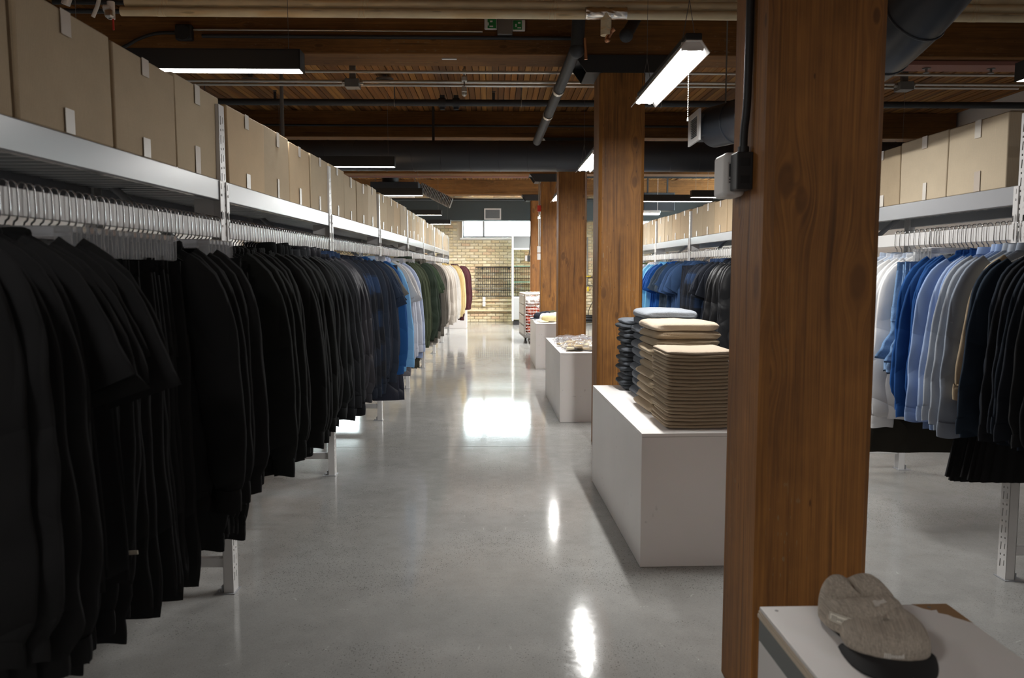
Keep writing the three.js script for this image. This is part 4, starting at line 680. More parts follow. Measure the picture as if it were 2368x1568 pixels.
// run(): a run of like garments on one rail, one after another along the aisle
function run(side, d0, d1, n, kind, colors, fabric, what, o = {}) {
  const left = side === 'left', where = o.where ?? (left ? 'on the left rack' : 'on the right rack');
  const made = [];
  for (let i = 0; i < n; i++) {
    const d = mix(d0, d1, (i + 0.5) / n) + rr(-0.004, 0.004), c = Array.isArray(colors) ? colors[i % colors.length] : colors, clip = ['trousers', 'joggers', 'shorts', 'pleated', 'skirt'].includes(kind);
    const p = left ? V(leftX(d) - 0.008, NECK, -d) : B(RX + 0.008, NECK, d), turn = (left ? 0 : Math.PI + A) + rr(-0.022, 0.022) + (o.turn ?? 0);
        const q = p.clone(); q.y += rr(-0.014, 0.004) - (o.drop ?? 0) - (clip ? 0.022 : 0); q.x += (left ? 1 : -1) * (rr(-0.02, 0.02) + (o.out ?? 0));
    const sizes = kindSize[kind], vL = (o.L ?? sizes[0]) + pick([-0.03, 0, 0, 0.03]), vS = sizes[1] ? (o.SL ?? sizes[1]) + pick([-0.03, 0, 0.02]) : 0;
    const label = n > 1 ? `${ordinal[i]} ${what} from the camera, ${where}` : `${what}, ${where}`;
    hanger(clip ? 'clip' : 'coat', p.clone(), turn, label);
    made.push(garment(kind, [cloth(c, fabric), o.zip ?? M.black], q, turn, label, n > 1 ? `${what} pieces, ${where}` : undefined, { L: +vL.toFixed(3), SL: +vS.toFixed(3), simple: o.simple ?? d > 9.5, sx: o.sx ?? rr(0.97, 1.04) }));
  }
  return made;
}
const BK = 0x0b0b0d, BK2 = 0x101012, BKG = 0x121514, CH = 0x26272d, NV = 0x151b29, NV2 = 0x1b2433;
const nearRail = 'left rack beside the camera', bay1 = "left rack's nearest bay", bay2 = "left rack's second bay", bay3 = "left rack's third bay", bay4 = "left rack's fourth bay";
// left rail, from the camera towards the back wall
const nearJackets = run('left', 1.40, 1.60, 5, 'jacket', [BK, BK2], 'cotton', 'black shell jacket', { where: nearRail, L: 0.86, SL: 0.8 });
const nearTees = run('left', 1.61, 1.83, 6, 'tee', [0x111113, 0x0d0d0e], 'cotton', 'black short-sleeved T-shirt', { where: bay1, L: 0.78, out: 0.02 });
run('left', 1.84, 2.12, 8, 'joggers', [BK, BK2], 'cotton', 'black sweatpants', { where: bay1, L: 0.96 });
run('left', 2.13, 2.42, 8, 'trousers', [BK, 0x0e0e10], 'cotton', 'black trousers', { where: bay1, L: 1.02 });
run('left', 2.43, 2.66, 7, 'hoodie', [BK, BK2], 'cotton', 'black hoodie', { where: bay1 });
run('left', 2.67, 2.90, 7, 'joggers', [BK], 'cotton', 'black sweatpants beyond the hoodies', { where: bay1, L: 0.96, out: 0.06 });
run('left', 2.91, 3.26, 10, 'hoodie', [BKG, BK], 'cotton', 'dark black-green hoodie', { where: bay1, L: 0.78, SL: 0.78 });
run('left', 3.34, 3.75, 11, 'crew', [0x0e1011, BKG], 'cotton', 'black crewneck sweatshirt', { where: bay2, L: 0.76, SL: 0.8 });
run('left', 3.76, 4.10, 9, 'jacket', [0x14181a, 0x16191a, 0x101214], 'cotton', 'charcoal black work jacket', { where: bay2, L: 0.78, SL: 0.79 });
run('left', 4.11, 4.38, 7, 'shirt', [0x181b20, 0x14171c], 'cotton', 'dark charcoal overshirt', { where: bay2, L: 0.8, SL: 0.79 });
run('left', 4.39, 4.66, 7, 'jacket', [0x2b2a31, 0x25252c], 'nylon', 'shiny charcoal grey nylon jacket', { where: bay2, L: 0.8, SL: 0.80 });
run('left', 4.67, 4.80, 3, 'hoodie', [0x10141f, NV], 'cotton', 'very dark navy hoodie', { where: bay2 });
run('left', 4.81, 5.22, 9, 'shirt', 0x1b2438, 'plaid', 'navy blue checked flannel shirt', { where: bay2, L: 0.84, SL: 0.8 });
run('left', 5.31, 5.62, 7, 'crew', [NV, NV2], 'cotton', 'dark navy sweatshirt', { where: bay3, L: 0.78, SL: 0.8 });
run('left', 5.63, 5.86, 5, 'tee', [0x1d2a3e, 0x202e44], 'cotton', 'navy short-sleeved T-shirt', { where: bay3, out: 0.02 });
run('left', 5.87, 5.95, 2, 'crew', [0x1a2233], 'cotton', 'dark slate navy sweatshirt', { where: bay3, L: 0.86 });
run('left', 5.96, 6.03, 1, 'tee', [0x6d6b68], 'cotton', 'single grey T-shirt beside the bright blue sweatshirts', { where: bay3 });
run('left', 6.04, 6.27, 5, 'crew', [0x124a86, 0x10427a], 'cotton', 'bright royal blue sweatshirt', { where: bay3, L: 0.76, SL: 0.8 });
run('left', 6.28, 6.38, 2, 'trousers', [0x1c2030], 'nylon', 'wide navy trousers', { where: bay3, L: 1.1, out: 0.09 });
run('left', 6.40, 6.58, 4, 'shirt', [0x6aa4d4, 0x78aedb], 'cotton', 'pale sky blue shirt', { where: bay3, L: 0.86, SL: 0.84 });
const greyTees = run('left', 6.60, 6.86, 6, 'tee', [0xcfccca, 0xc4c4c8], 'cotton', 'pale grey T-shirt', { where: bay3, out: 0.01 });
run('left', 6.87, 7.17, 7, 'shirt', [0xb9bdcb, 0xc6cad6], 'cotton', 'pale lilac grey shirt', { where: bay3, L: 0.82, SL: 0.78 });
run('left', 7.25, 7.42, 4, 'shirt', [0xa9b6d2, 0x93a6cc], 'cotton', 'pale blue creased shirt', { where: bay4, L: 0.84, SL: 0.8 });
run('left', 7.43, 7.62, 3, 'trousers', [0x6e6c72, 0x26231e], 'cotton', 'low-hanging grey or brown trousers', { where: bay4, L: 1.02, out: 0.05 });
run('left', 7.63, 8.10, 9, 'crew', [0x353c2a, 0x3d4531, 0x303725], 'cotton', 'olive green sweatshirt', { where: bay4, L: 0.76, SL: 0.78 });
run('left', 8.11, 8.32, 4, 'joggers', [0x2c2b1f], 'cotton', 'low-hanging dark olive sweatpants', { where: bay4, L: 1.0, out: 0.05 });
run('left', 8.36, 8.70, 4, 'puffer', [0x1f2c1f], 'cotton', 'glossy dark green puffer jacket', { where: bay4, out: 0.03 });
run('left', 8.76, 9.10, 6, 'tee', [0x3a4a36, 0x43523d], 'cotton', 'green short-sleeved T-shirt', { where: bay4, out: 0.02 });
const bay5 = "left rack's fifth bay", bay6 = 'far part of left rack';
run('left', 9.20, 9.5, 5, 'hoodie', [0x2d3627, 0x262823], 'cotton', 'dark green hoodie', { where: bay5 });
run('left', 9.55, 10.6, 14, 'coat', [0x6f6a62, 0x615c55, 0x77726a], 'cotton', 'taupe grey long coat', { where: bay5, L: 0.92 });
run('left', 10.65, 11.0, 5, 'joggers', [0x8f8b86, 0xb9b2a8], 'cotton', 'low-hanging pale taupe sweatpants', { where: bay5, L: 1.0 });
run('left', 11.15, 12.3, 15, 'hoodie', [0xd2cac0, 0xc8bfb4, 0xdad3ca], 'cotton', 'off-white oatmeal hoodie', { where: bay6, SL: 0.8, out: 0.03 });
run('left', 12.35, 12.95, 7, 'crew', [0xe4e0da, 0xd9d6d2], 'cotton', 'white sweatshirt', { where: bay6, SL: 0.8, out: 0.05 });
run('left', 13.1, 13.9, 9, 'crew', [0xdcc284, 0xe2cd98, 0xd2b676], 'cotton', 'mustard yellow sweatshirt', { where: bay6, SL: 0.8, out: 0.07 });
run('left', 13.95, 14.5, 6, 'hoodie', [0xdfcb9c, 0xd8c08c], 'cotton', 'pale yellow hoodie', { where: bay6, SL: 0.8, out: 0.09 });
run('left', 14.55, 14.9, 4, 'crew', [0x8d9097], 'cotton', 'mid grey sweatshirt', { where: bay6 });
run('left', 15.05, 16.8, 18, 'crew', [0x4a1f26, 0x3d171e, 0x572a31], 'cotton', 'maroon sweatshirt', { where: 'far end of left rack', SL: 0.8, out: 0.13 });
run('left', 16.2, 16.75, 5, 'joggers', [0x451c24], 'cotton', 'low-hanging maroon sweatpants', { where: 'far end of left rack', out: 0.16, L: 1.0 });
// right rail
const rn = 'right edge of right rack', rm = 'right rack past the near post', rf = 'far right rack';
run('right', 2.45, 2.86, 10, 'jacket', [0x0c0e12, 0x0e1115], 'cotton', 'black cotton jacket', { where: rn, L: 0.76, SL: 0.72 });
run('right', 2.87, 3.14, 6, 'shirt', [0x101824, 0x0f141d, 0x14202e], 'cotton', 'near-black navy shirt', { where: rn, L: 0.74, SL: 0.68 });
run('right', 3.15, 3.24, 2, 'shirt', [0x18293a], 'cotton', 'ink blue shirt', { where: rn, L: 0.74, SL: 0.68 });
run('right', 3.25, 3.29, 1, 'shirt', [0xb8a78c], 'cotton', 'single sand-coloured shirt among the blue ones', { where: rn, out: -0.06, SL: 0.6, L: 0.72 });
run('right', 3.30, 3.46, 4, 'shirt', [0x8d97a6, 0xa1a9b4], 'cotton', 'pale grey blue shirt', { where: rm, SL: 0.72, L: 0.76 });
run('right', 3.47, 3.60, 3, 'shirt', [0x8aa2cc, 0x9eb2d4], 'cotton', 'light periwinkle blue shirt', { where: rm, SL: 0.74, L: 0.76 });
run('right', 3.61, 3.77, 4, 'crew', [0x0c437f, 0x0f4b8c], 'cotton', 'royal blue sweatshirt', { where: rm, SL: 0.72, L: 0.68 });
run('right', 3.78, 3.95, 5, 'shorts', [0x7d9dc4, 0x6c8fba], 'denim', 'light blue denim shorts', { where: rm, L: 0.52, out: 0.10 });
run('right', 3.96, 4.18, 5, 'shirt', [0xe4e4e4, 0xdcdee2], 'cotton', 'white shirt', { where: rm, L: 0.84, SL: 0.8 });
run('right', 4.19, 4.5, 6, 'crew', [0xdfe3ea, 0xc4d0e2], 'cotton', 'icy white sweatshirt', { where: rm });
run('right', 4.02, 4.14, 2, 'skirt', [0x2a261d], 'cotton', 'long dark olive skirt', { where: rm, L: 1.0, out: 0.02 });
run('right', 3.26, 3.44, 4, 'pleated', [0x0c0c0f], 'cotton', 'black pleated skirt', { where: rm, L: 0.95, out: -0.06 });
run('right', 6.75, 7.25, 9, 'jacket', [0x181a1f, 0x23252a, 0x14161b], 'nylon', 'dark charcoal jacket', { where: rf, simple: true });
run('right', 7.36, 7.62, 5, 'tee', [0x161c28], 'cotton', 'dark navy T-shirt', { where: rf, simple: true, out: 0.02 });
run('right', 7.63, 8.15, 9, 'shirt', 0x1b2438, 'plaid', 'navy checked shirt', { where: rf, simple: true });
run('right', 8.17, 8.6, 7, 'trousers', [0x151a26, 0x1b2230], 'cotton', 'dark navy trousers', { where: rf, simple: true, out: 0.06 });
run('right', 8.62, 9.2, 8, 'tee', [0x2a4468, 0x35507a], 'cotton', 'denim blue T-shirt', { where: rf, simple: true, out: 0.02 });
run('right', 9.3, 9.7, 5, 'tee', [0x4a5868, 0x3b4a5c], 'cotton', 'slate grey T-shirt', { where: rf, simple: true });
run('right', 9.72, 10.2, 7, 'tee', [0x0f4f9c, 0x1459ab], 'cotton', 'bright royal blue T-shirt', { where: rf, simple: true, out: 0.02 });
run('right', 10.22, 10.55, 5, 'crew', [0x7cc4ea, 0x8bcdf0], 'cotton', 'light sky blue sweatshirt', { where: rf, simple: true });
run('right', 10.57, 11.1, 8, 'crew', [0xc9c6cc, 0xd6d3d8], 'cotton', 'pale lilac white sweatshirt', { where: rf, simple: true, out: 0.05 });
run('right', 11.25, 12.2, 11, 'tee', [0x3a4a2c, 0x45563a], 'cotton', 'olive green T-shirt', { where: rf, simple: true });
if (farHooks.length) {
  const f = new THREE.InstancedMesh(hangerShapes.hook, M.chrome, farHooks.length), o = new THREE.Object3D();
  farHooks.forEach(([p, t], i) => { o.position.copy(p); o.rotation.y = t; o.updateMatrix(); f.setMatrixAt(i, o.matrix); });
  f.name = 'hanger_hooks'; f.userData.kind = 'stuff'; tag(f, 'row of chrome hanger hooks on the far right rail', 'hangers'); scene.add(f);
}
// small trims on the near black clothes: pale sleeve labels, a taped hem, cord ends
{
  const ivory = std({ color: rgb(0.5, 0.45, 0.36), roughness: 0.6 });
  mesh('sleeve_label', box(0.034, 0.011, 0.004, 0.262, -0.15, 0.026), ivory, nearTees[3]); mesh('sleeve_label', box(0.036, 0.011, 0.004, 0.252, -0.165, 0.026), ivory, nearTees[2]);
  mesh('hem_tape', box(0.14, 0.009, 0.003, 0.19, -0.745, 0.030).rotateZ(0.06), ivory, nearTees[5]);
  mesh('cord_end', rod([0.215, -0.70, 0.034], [0.215, -0.665, 0.034], 0.005, 8), ivory, nearJackets[4]); mesh('cord_stopper', new THREE.SphereGeometry(0.009, 12, 8).translate(0.195, -0.62, 0.034), ivory, nearJackets[4]);
  for (const [i, y] of [[0, -0.20], [2, -0.23]]) mesh('sleeve_print', rbox(0.07, 0.035, 0.004, 0.0015, 0.285, y, 0.024), M.black, greyTees[i]);
  mesh('hang_tag', rbox(0.045, 0.09, 0.002, 0.0008, 0.24, -0.5, 0.05), M.white, greyTees[5]);
}

// ---------------------------------------------------------------- white plinths
const PH = 0.63;
function plinth(label, pos, turn, w, l, h = PH) {
  const o = thing('display_plinth', label, 'plinth', pos, turn), t = 0.016;
  mesh('top_panel', metric(rbox(w, t, l, 0.0015, w / 2, h - t / 2, -l / 2)), M.plinth, o);
  mesh('front_panel', metric(rbox(w, h - t - 0.002, t, 0.0015, w / 2, (h - t) / 2, -t / 2), null, [rr(0, 2), rr(0, 2)]), M.plinth, o); mesh('back_panel', metric(rbox(w, h - t, t, 0.0015, w / 2, (h - t) / 2, -l + t / 2)), M.plinth, o);
  mesh('side_panel', metric(rbox(t, h - t - 0.002, l - 2 * t - 0.002, 0.0015, t / 2, (h - t) / 2, -l / 2), null, [rr(0, 2), rr(0, 2)]), M.plinth, o); mesh('side_panel', metric(rbox(t, h - t - 0.002, l - 2 * t - 0.002, 0.0015, w - t / 2, (h - t) / 2, -l / 2)), M.plinth, o);
  return o;
}
plinth('white plinth carrying the stacks of folded beige and charcoal knitwear', V(0.594, 0, -3.59), 0.047, 0.46, 1.52);
plinth('white plinth carrying the clear bags of socks', V(0.431, 0, -7.1), 0.039, 0.48, 1.6);
plinth('white plinth carrying navy, white and cream caps', V(0.327, 0, -10.95), 0.026, 0.48, 1.55);
plinth('white plinth standing under the maroon clothes at the far end of the left rack', V(-1.72, 0, -18.4), 0.02, 0.66, 0.75);
{
  const o = thing('display_plinth', 'nearest white plinth, with a grey stripe and worn brown corner, carrying grey caps', 'plinth', V(0.6, 0, -0.35), 0.035), w = 0.425, l = 1.368, h = PH;
  mesh('top_panel', metric(rbox(w, 0.009, l, 0.0015, w / 2, h - 0.0045, -l / 2)), M.plinth, o);
  const cream = std({ color: rgb(0.62, 0.53, 0.42), roughness: 0.7 });
  mesh('plywood_edge', rbox(w + 0.004, 0.0065, l + 0.004, 0.0015, w / 2, h - 0.0125, -l / 2), cream, o); mesh('plywood_edge', rbox(w + 0.007, 0.009, l + 0.006, 0.0015, w / 2, h - 0.0205, -l / 2), cream, o);
  mesh('grey_stripe', rbox(w + 0.001, 0.052, l, 0.0015, w / 2, h - 0.051, -l / 2), std({ color: rgb(0.19, 0.20, 0.195), roughness: 0.5 }), o);
  mesh('body', metric(rbox(w, h - 0.078, l, 0.002, w / 2, (h - 0.078) / 2, -l / 2)), M.plinth, o);
  const worn = new THREE.Shape(), pts = [[0.425, 1.368], [0.345, 1.368], [0.35, 1.36], [0.358, 1.345], [0.372, 1.335], [0.385, 1.338], [0.38, 1.322], [0.395, 1.312], [0.40, 1.30], [0.413, 1.285], [0.425, 1.27]];
  pts.forEach(([x, y], k) => (k ? worn.lineTo(x, y) : worn.moveTo(x, y))); worn.closePath();
  const brown = std({ color: rgb(0.32, 0.19, 0.095), roughness: 0.85, bumpMap: fuzz, bumpScale: 0.001 });
  mesh('worn_corner', new THREE.ExtrudeGeometry(worn, { depth: 0.0006, bevelEnabled: false }).rotateX(-Math.PI / 2).translate(0, h - 0.0002, 0), brown, o);
  mesh('screw_hole', merge([disc(0.004, 0.001, 0.03, h + 0.0001, -1.345, 10), disc(0.004, 0.001, 0.375, h + 0.0006, -1.35, 10)]), M.steelGrey, o);
  const edge = new THREE.Shape(); edge.moveTo(0.425, 0.72); edge.lineTo(0.405, 0.73); edge.lineTo(0.412, 0.85); edge.lineTo(0.425, 0.98); edge.closePath();
  mesh('worn_corner', new THREE.ExtrudeGeometry(edge, { depth: 0.0006, bevelEnabled: false }).rotateX(-Math.PI / 2).translate(0, h - 0.0002, 0), brown, o);
}

// ---------------------------------------------------------------- folded knitwear
function pillow(v, w, h, l, o = {}) {                                 // soft folded slab, base at y = 0
  const { e = 0.22, ez = 0.5, groove = 0.05, lump = 0.006, rows = 13, cols = 44 } = o, f = folds(v), sp = (c, p) => Math.sign(c) * Math.pow(Math.abs(c), p);
  return gridMesh(rows, cols, (t, a) => {
    const ph = (t - 0.5) * Math.PI, q = a * 6.2832, cp = (t === 0 || t === 1 ? 0 : Math.pow(Math.cos(ph), ez)), yy = sp(Math.sin(ph), 0.9) * 0.5;
    let x = (w / 2) * sp(Math.cos(q), e) * cp, z = (l / 2) * sp(Math.sin(q), e) * cp;
    const g = 1 - groove * Math.exp(-Math.pow(yy / 0.13, 2)) * Math.pow(Math.abs(Math.sin(q)), 4); z *= g;
    const fq = o.freq ?? 1, edge = f(x * 0.8 * fq, z * 1.2 * fq + 2); x += lump * f(z * 1.3 * fq, yy * 3) * cp; z += lump * f(x * 1.3 * fq + 4, yy * 3) * cp;
    return [x, h / 2 + yy * h + lump * 0.7 * edge * (0.3 + t) + (o.sag ?? 0) * ((x / w) * (x / w) * 4 - 0.5), z];
  }, true);
}
const foldMat = {};
const fleece = (c) => (foldMat[c] ??= phys({ color: hex(c), roughness: 0.95, bumpMap: fuzz, bumpScale: 0.0016, sheen: 0.35, sheenRoughness: 0.7, sheenColor: hex(c).lerp(hex(0xffffff), 0.2) }));
function stack(x, d, w, l, n, h, colors, words, group, o = {}) {
  const geos = [0, 1, 2, 3].map((k) => pillow(k + 3 + Math.round(x * 100), w, h * (o.over ?? 1.16), l, { lump: o.lump ?? 0.004, groove: o.groove ?? 0.05, ez: o.ez ?? 0.5, e: o.e ?? 0.2, sag: o.sag ?? 0 }));
  for (let k = 0; k < n; k++) {
    const c = k === n - 1 && o.top ? o.top : colors[k % colors.length], topmost = k === n - 1;
    const m = single('folded_sweater', geos[k % 4], fleece(c), topmost ? `topmost folded ${words} of the ${group} on the plinth` : `${ordinal[n - 1 - k]} folded ${words} from the top of the ${group}`, 'sweater', V(x + rr(-1, 1) * (o.jx ?? 0.004) + (o.lean ?? 0) * k, PH + k * h + (o.y ?? 0), -d + rr(-1, 1) * (o.jz ?? 0.004)), 0.047 + rr(-0.02, 0.02) + (rnd() > 0.5 ? Math.PI : 0), 'folded fleeces in the ' + group);
    m.scale.x = topmost ? 1.0 : rr(0.96, 1.03);
  }
}
stack(0.868, 3.845, 0.315, 0.325, 22, 0.0166, [0xa4937c, 0x9f8e77, 0xa89780], 'beige fleece', 'front stack', { lump: 0.0035, jx: 0.005, jz: 0.003, ez: 0.28, e: 0.14, groove: 0.02, over: 1.42, top: 0xb5a592, sag: 0.006 });
stack(0.878, 4.245, 0.35, 0.40, 11, 0.0425, [0xa8977f, 0xa3927a], 'thick beige fleece', 'stack behind the front one', { lump: 0.009, jx: 0.014, jz: 0.008, ez: 0.36, e: 0.2, groove: 0.05, over: 1.3, top: 0xb8a894 });
stack(0.885, 4.665, 0.32, 0.36, 11, 0.046, [0x5f656d, 0x575d65, 0x656b73], 'dark grey fleece', 'stack behind the beige ones', { lump: 0.008, jx: 0.014, jz: 0.008, ez: 0.36, e: 0.24, groove: 0.05, over: 1.33, top: 0x8d9299 });
stack(0.835, 4.985, 0.32, 0.235, 15, 0.029, [0x43474c, 0x3c4045, 0x4a4e54], 'charcoal fleece', 'farthest crooked stack', { lump: 0.006, jx: 0.018, jz: 0.006, ez: 0.3, e: 0.28, groove: 0.04, over: 1.38, top: 0x6a7078 });

// ---------------------------------------------------------------- bagged socks
{
  const sock = [0, 1, 2].map((k) => pillow(k + 40, 0.075, 0.024, 0.19, { lump: 0.005, groove: 0.1, e: 0.4, freq: 1.5 })), bag = [0, 1, 2].map((k) => pillow(k + 50, 0.13, 0.042, 0.225, { lump: 0.014, groove: 0.15, e: 0.3, ez: 0.9, freq: 3.2, rows: 17, cols: 60 }));
  const tones = [0xc9b284, 0xd8c9a2, 0xc0ab80, 0xe2d9c4]; const darks = [0x6c6873, 0x8b8790, 0xb9b3ae];
  for (let r = 0; r < 9; r++) for (let c = 0; c < 5; c++) {
    const back = r > 4, x = 0.545 + c * 0.07 + (r % 2) * 0.025 - r * 0.005, d = 7.30 + r * 0.115, col = back ? pick(darks) : pick(tones);
    const o = thing('bagged_socks', `clear bag of ${back ? 'grey' : 'cream'} socks, ${ordinal[c]} from the aisle in the ${ordinal[r]} row of the heap`, 'socks', V(x + rr(-0.012, 0.012), PH + 0.004 + 0.02 * ((r + c) % 2), -d), rr(-0.9, 0.9), back ? 'bags of grey socks on the middle plinth' : 'bags of cream socks on the middle plinth');
    o.rotation.z = rr(-0.08, 0.12); o.rotation.x = rr(-0.06, 0.02);
    const s = mesh('sock_pair', sock[(r + c) % 3], std({ color: hex(col), roughness: 0.9, bumpMap: fuzz, bumpScale: 0.001 }), o); s.position.y = 0.006;
    mesh('bag', bag[(r * 2 + c) % 3], M.bagPlastic, o);
  }
}

// ---------------------------------------------------------------- caps
function capShape(v, o) {
  const { squash = 1, dent = 0 } = o, f = folds(v), R = 0.088;
  const at = (t, q) => { const r = R * Math.pow(Math.max(0, Math.cos(Math.pow(t, 1.25) * 1.5708)), 0.62), seam = 1 - 0.012 * Math.pow(Math.abs(Math.cos(q * 3)), 30), w = 1 + 0.05 * t * f(Math.cos(q) * 0.12, Math.sin(q) * 0.12 + t * 0.1);
    let x = 0.94 * r * seam * w * Math.cos(q), z = 1.1 * r * seam * w * Math.sin(q), y = 0.118 * squash * Math.sin(t * 1.5708);
    const back = Math.max(0, -Math.sin(q)), front = Math.max(0, Math.sin(q));
    y -= dent * 0.05 * t * (0.35 + 0.65 * Math.exp(-Math.pow((z + 0.0) / 0.035, 2))) * (1 - 0.55 * Math.abs(x) / 0.085); y += dent * 0.022 * t * back * Math.abs(Math.cos(q)) * 2; y += 0.004 * f(x, z) * t * 2;
    z -= dent * 0.02 * t * front; return [x, y, z]; };
  const crown = gridMesh(16, 48, (t, a) => at(t, a * 6.2832), true);
  const brim = gridMesh(30, 12, (s, a) => { const th = (s - 0.5) * 2.6 + 1.5708, out = 0.072 * Math.pow(Math.max(0.001, Math.sin(s * Math.PI)), 0.55), q = a * 6.2832, k = 0.5 + 0.5 * Math.cos(q), p = at(0.0, th), rad = k * out, x = p[0] * (1 + 0.12 * k) * (o.bw ?? 1), z = p[2] + rad; return [x, 0.006 - 0.012 * Math.pow(x / 0.09, 2) - 0.006 * k + 0.0022 * Math.sin(q) + 0.02 * Math.sin(s * Math.PI) * (1 - k * 0.5) * 0.3, z]; }, true);
  const patch = (a0, a1, t0, t1) => { const g = gridMesh(8, 16, (t, s) => { const p = at(mix(t0, t1, t), mix(a0, a1, s)), n = Math.hypot(p[0], p[2]); return [p[0] * (1 + 0.003 / n), p[1] + 0.002, p[2] * (1 + 0.003 / n)]; }, false), uv = g.attributes.uv; for (let i = 0; i < 8; i++) for (let j = 0; j < 16; j++) uv.setXY(i * 16 + j, j / 15, i / 7); return g; };
  return { crown, brim, patch, button: new THREE.SphereGeometry(0.006, 10, 8).scale(1, 0.6, 1).translate(...at(0.999, 0)) };
}
function textMap(text, w, h, font, pad) {
  const c = document.createElement('canvas'); c.width = w; c.height = h; const x = c.getContext('2d'); x.fillStyle = '#000'; x.fillRect(0, 0, w, h); x.fillStyle = '#fff'; x.font = font; x.textAlign = 'center'; x.textBaseline = 'middle'; x.fillText(text, w / 2, h / 2 + pad);
  const t = new THREE.CanvasTexture(c); t.magFilter = THREE.LinearFilter; return t;
}
const logo = std({ color: rgb(0.95, 0.93, 0.88), roughness: 0.8, alphaMap: textMap('JJJJound', 512, 128, 'bold 108px serif', 0), transparent: true });
const linen = phys({ color: hex(0xcdc1b2), roughness: 0.95, bumpMap: fuzz, bumpScale: 0.0012, map: texture(256, 256, [0.12, 0.12], (u, v) => { const g = 0.86 + 0.25 * (noise(u * 2600, v * 260) - 0.5) + 0.12 * (noise(u * 300, v * 1500) - 0.5); return [g, g, g]; }) });
function cap(label, pos, turn, crownMat, brimMat, o = {}) {
  const g = thing('baseball_cap', label, 'cap', pos, turn, o.group), s = capShape(o.v ?? 1, o);
  mesh('crown', s.crown, crownMat, g); mesh('brim', s.brim, brimMat, g); mesh('button', s.button, crownMat, g);
  if (o.logo) mesh('lettering', s.patch(1.5708 + 0.25 + (o.la ?? 0), 1.5708 - 0.25 + (o.la ?? 0), o.l0 ?? 0.2, o.l1 ?? 0.44), logo, g);
  if (o.tilt) g.rotation.set(o.tilt[0], turn, o.tilt[1], 'YXZ');
  return g;
}
const front = cap('grey linen cap with a black brim and white lettering, in front on the nearest plinth', V(0.742, PH + 0.013, -1.53), -0.26, linen, M.blackMatt, { v: 2, squash: 0.40, dent: 0.15, logo: true, l0: 0.16, l1: 0.32, tilt: [0.06, 0.0] });
const rear = cap('grey linen cap with collapsed crown, tucked behind the other on the nearest plinth', V(0.735, PH + 0.014, -1.62), 0.02, linen, M.blackMatt, { v: 5, squash: 0.72, dent: 1.1, bw: 0.78, logo: true, la: -0.2, l0: 0.60, l1: 0.74, tilt: [0.02, 0.05] });
{
  const c = document.createElement('canvas'); c.width = 128; c.height = 48; const x = c.getContext('2d'); x.fillStyle = '#f2ede0'; x.fillRect(0, 0, 128, 48); x.strokeStyle = '#8d8474'; x.lineWidth = 3; x.strokeRect(5, 5, 118, 38); x.fillStyle = '#6f675a'; x.font = 'bold 24px serif'; x.textAlign = 'center'; x.textBaseline = 'middle'; x.fillText('JJJJound', 64, 25);
  const t = new THREE.CanvasTexture(c); t.colorSpace = THREE.SRGBColorSpace; t.magFilter = THREE.LinearFilter;
  const tagMesh = mesh('woven_label', capShape(5, { squash: 0.72, dent: 1.1 }).patch(1.5708 + 1.25, 1.5708 + 0.65, 0.16, 0.32), std({ map: t, roughness: 0.8 }), rear);
}
const navyCloth = cloth(0x131826), whiteCloth = cloth(0xe0dedb), creamCloth = cloth(0xdccf9e), oliveCloth = cloth(0x3a3a26);
[['navy cap at the left of the caps on the far plinth', 0.41, 11.75, -1.3, navyCloth], ['navy cap behind the leftmost one on the far plinth', 0.50, 11.98, -1.2, navyCloth], ['olive cap at the back of the caps on the far plinth', 0.60, 12.1, -1.1, oliveCloth], ['white cap in front of the navy caps on the far plinth', 0.49, 11.45, -1.25, whiteCloth], ['white cap with a blue front behind the cream ones on the far plinth', 0.62, 11.62, -1.2, whiteCloth], ['cream cap nearest on the far plinth', 0.51, 11.22, -1.25, creamCloth], ['cream cap to the right of the nearest one on the far plinth', 0.63, 11.34, -1.2, creamCloth]].forEach(([w, x, d, t, m], i) => cap(w, V(x, PH + 0.022, -d), t, m, m, { v: i + 6, squash: 0.85, dent: 0.3 }));

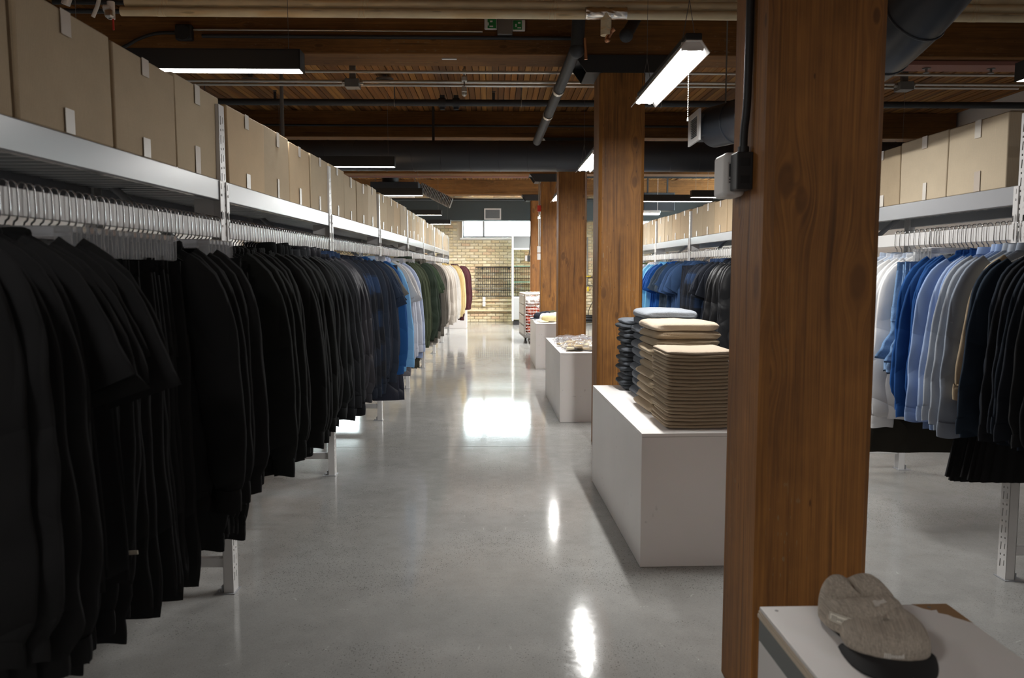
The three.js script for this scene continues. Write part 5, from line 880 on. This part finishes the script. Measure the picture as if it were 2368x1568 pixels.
// ---------------------------------------------------------------- wire basket cart with bagged goods
{
  const at = V(0.24, 0, -14.7), turn = 0.09, o = thing('wire_basket_cart', 'grey wire mesh basket cart full of white and red bags beside the fifth pillar', 'cart', at, turn), w = 0.75, l = 0.95, y0 = 0.14, y1 = 0.92;
  const post = (x, z) => rod([x, y0 - 0.02, z], [x, y1, z], 0.014, 8); mesh('frame', merge([post(0, 0), post(w, 0), post(0, -l), post(w, -l), rod([0, y1, 0], [w, y1, 0], 0.012, 8), rod([0, y1, -l], [w, y1, -l], 0.012, 8), rod([0, y1, 0], [0, y1, -l], 0.012, 8), rod([w, y1, 0], [w, y1, -l], 0.012, 8)]), M.conduit, o);
  mesh('base', rbox(w + 0.03, 0.06, l + 0.03, 0.01, w / 2, y0, -l / 2), M.steelGrey, o);
  const panel = (len) => { const g = []; for (let k = 0; k <= 14; k++) g.push(rod([k * len / 14, y0, 0], [k * len / 14, y1, 0], 0.004, 5)); for (let k = 1; k < 14; k++) { const y = mix(y0, y1, k / 14); g.push(rod([0, y, 0], [len, y, 0], 0.004, 5)); } return merge(g); };
  mesh('wire_panel', panel(w), M.conduit, o); mesh('wire_panel', panel(w), M.conduit, o).position.z = -l;
  for (const x of [0, w]) { const m = mesh('wire_panel', panel(l), M.conduit, o); m.rotation.y = Math.PI / 2; m.position.x = x; }
  for (let k = 0; k < 4; k++) mesh('side_band', rbox(0.012, 0.16, l - 0.06, 0.004, -0.012, 0.24 + k * 0.19, -l / 2), M.rackGrey, o);
  for (const [x, z] of [[0.1, -0.1], [w - 0.1, -0.1], [0.1, -l + 0.1], [w - 0.1, -l + 0.1]]) { mesh('caster', merge([rbox(0.09, 0.012, 0.09, 0.003, x, 0.105, z), rod([x - 0.02, 0.045, z], [x + 0.02, 0.045, z], 0.045, 18), box(0.008, 0.07, 0.05, x - 0.03, 0.07, z), box(0.008, 0.07, 0.05, x + 0.03, 0.07, z)]), M.steelGrey, o); }
  const shapesB = [0, 1, 2].map((k) => pillow(k + 60, 0.25, 0.17, 0.30, { lump: 0.03, groove: 0.05, e: 0.6, ez: 0.8 }));
  const cols = [[0xd0503a, 'red-orange'], [0xe4dfe0, 'white'], [0xc8442f, 'red-orange'], [0xeceaea, 'white'], [0xb8563e, 'rust red'], [0xe8e2e2, 'white']];
  let n = 0; for (let k = 0; k < 4; k++) for (const [x, z] of [[0.14, -0.18], [0.375, -0.17], [0.61, -0.18], [0.14, -0.5], [0.375, -0.5], [0.61, -0.5]]) {
    const [c, w1] = cols[Math.floor(H2(n, 17) * 6)]; n++;
    const p = V(x, 0.175 + k * 0.175, z).applyAxisAngle(V(0, 1, 0), turn).add(at);
    single('bundle', shapesB[n % 3], phys({ color: hex(c), roughness: 0.3, clearcoat: 0.6, clearcoatRoughness: 0.2 }), `${w1} crumpled bundle in the ${ordinal[k]} layer, ${z > -0.4 ? 'front' : 'back'} ${x < 0.3 ? 'left' : x < 0.5 ? 'middle' : 'right'} of the wire cart`, 'bundle', p, rr(-0.2, 0.2) + turn, w1 + ' bundles in the wire basket cart');
  }
}
scene.traverse((o) => { if (o.isRectAreaLight) o.castShadow = true; });
renderer.render(scene, camera);
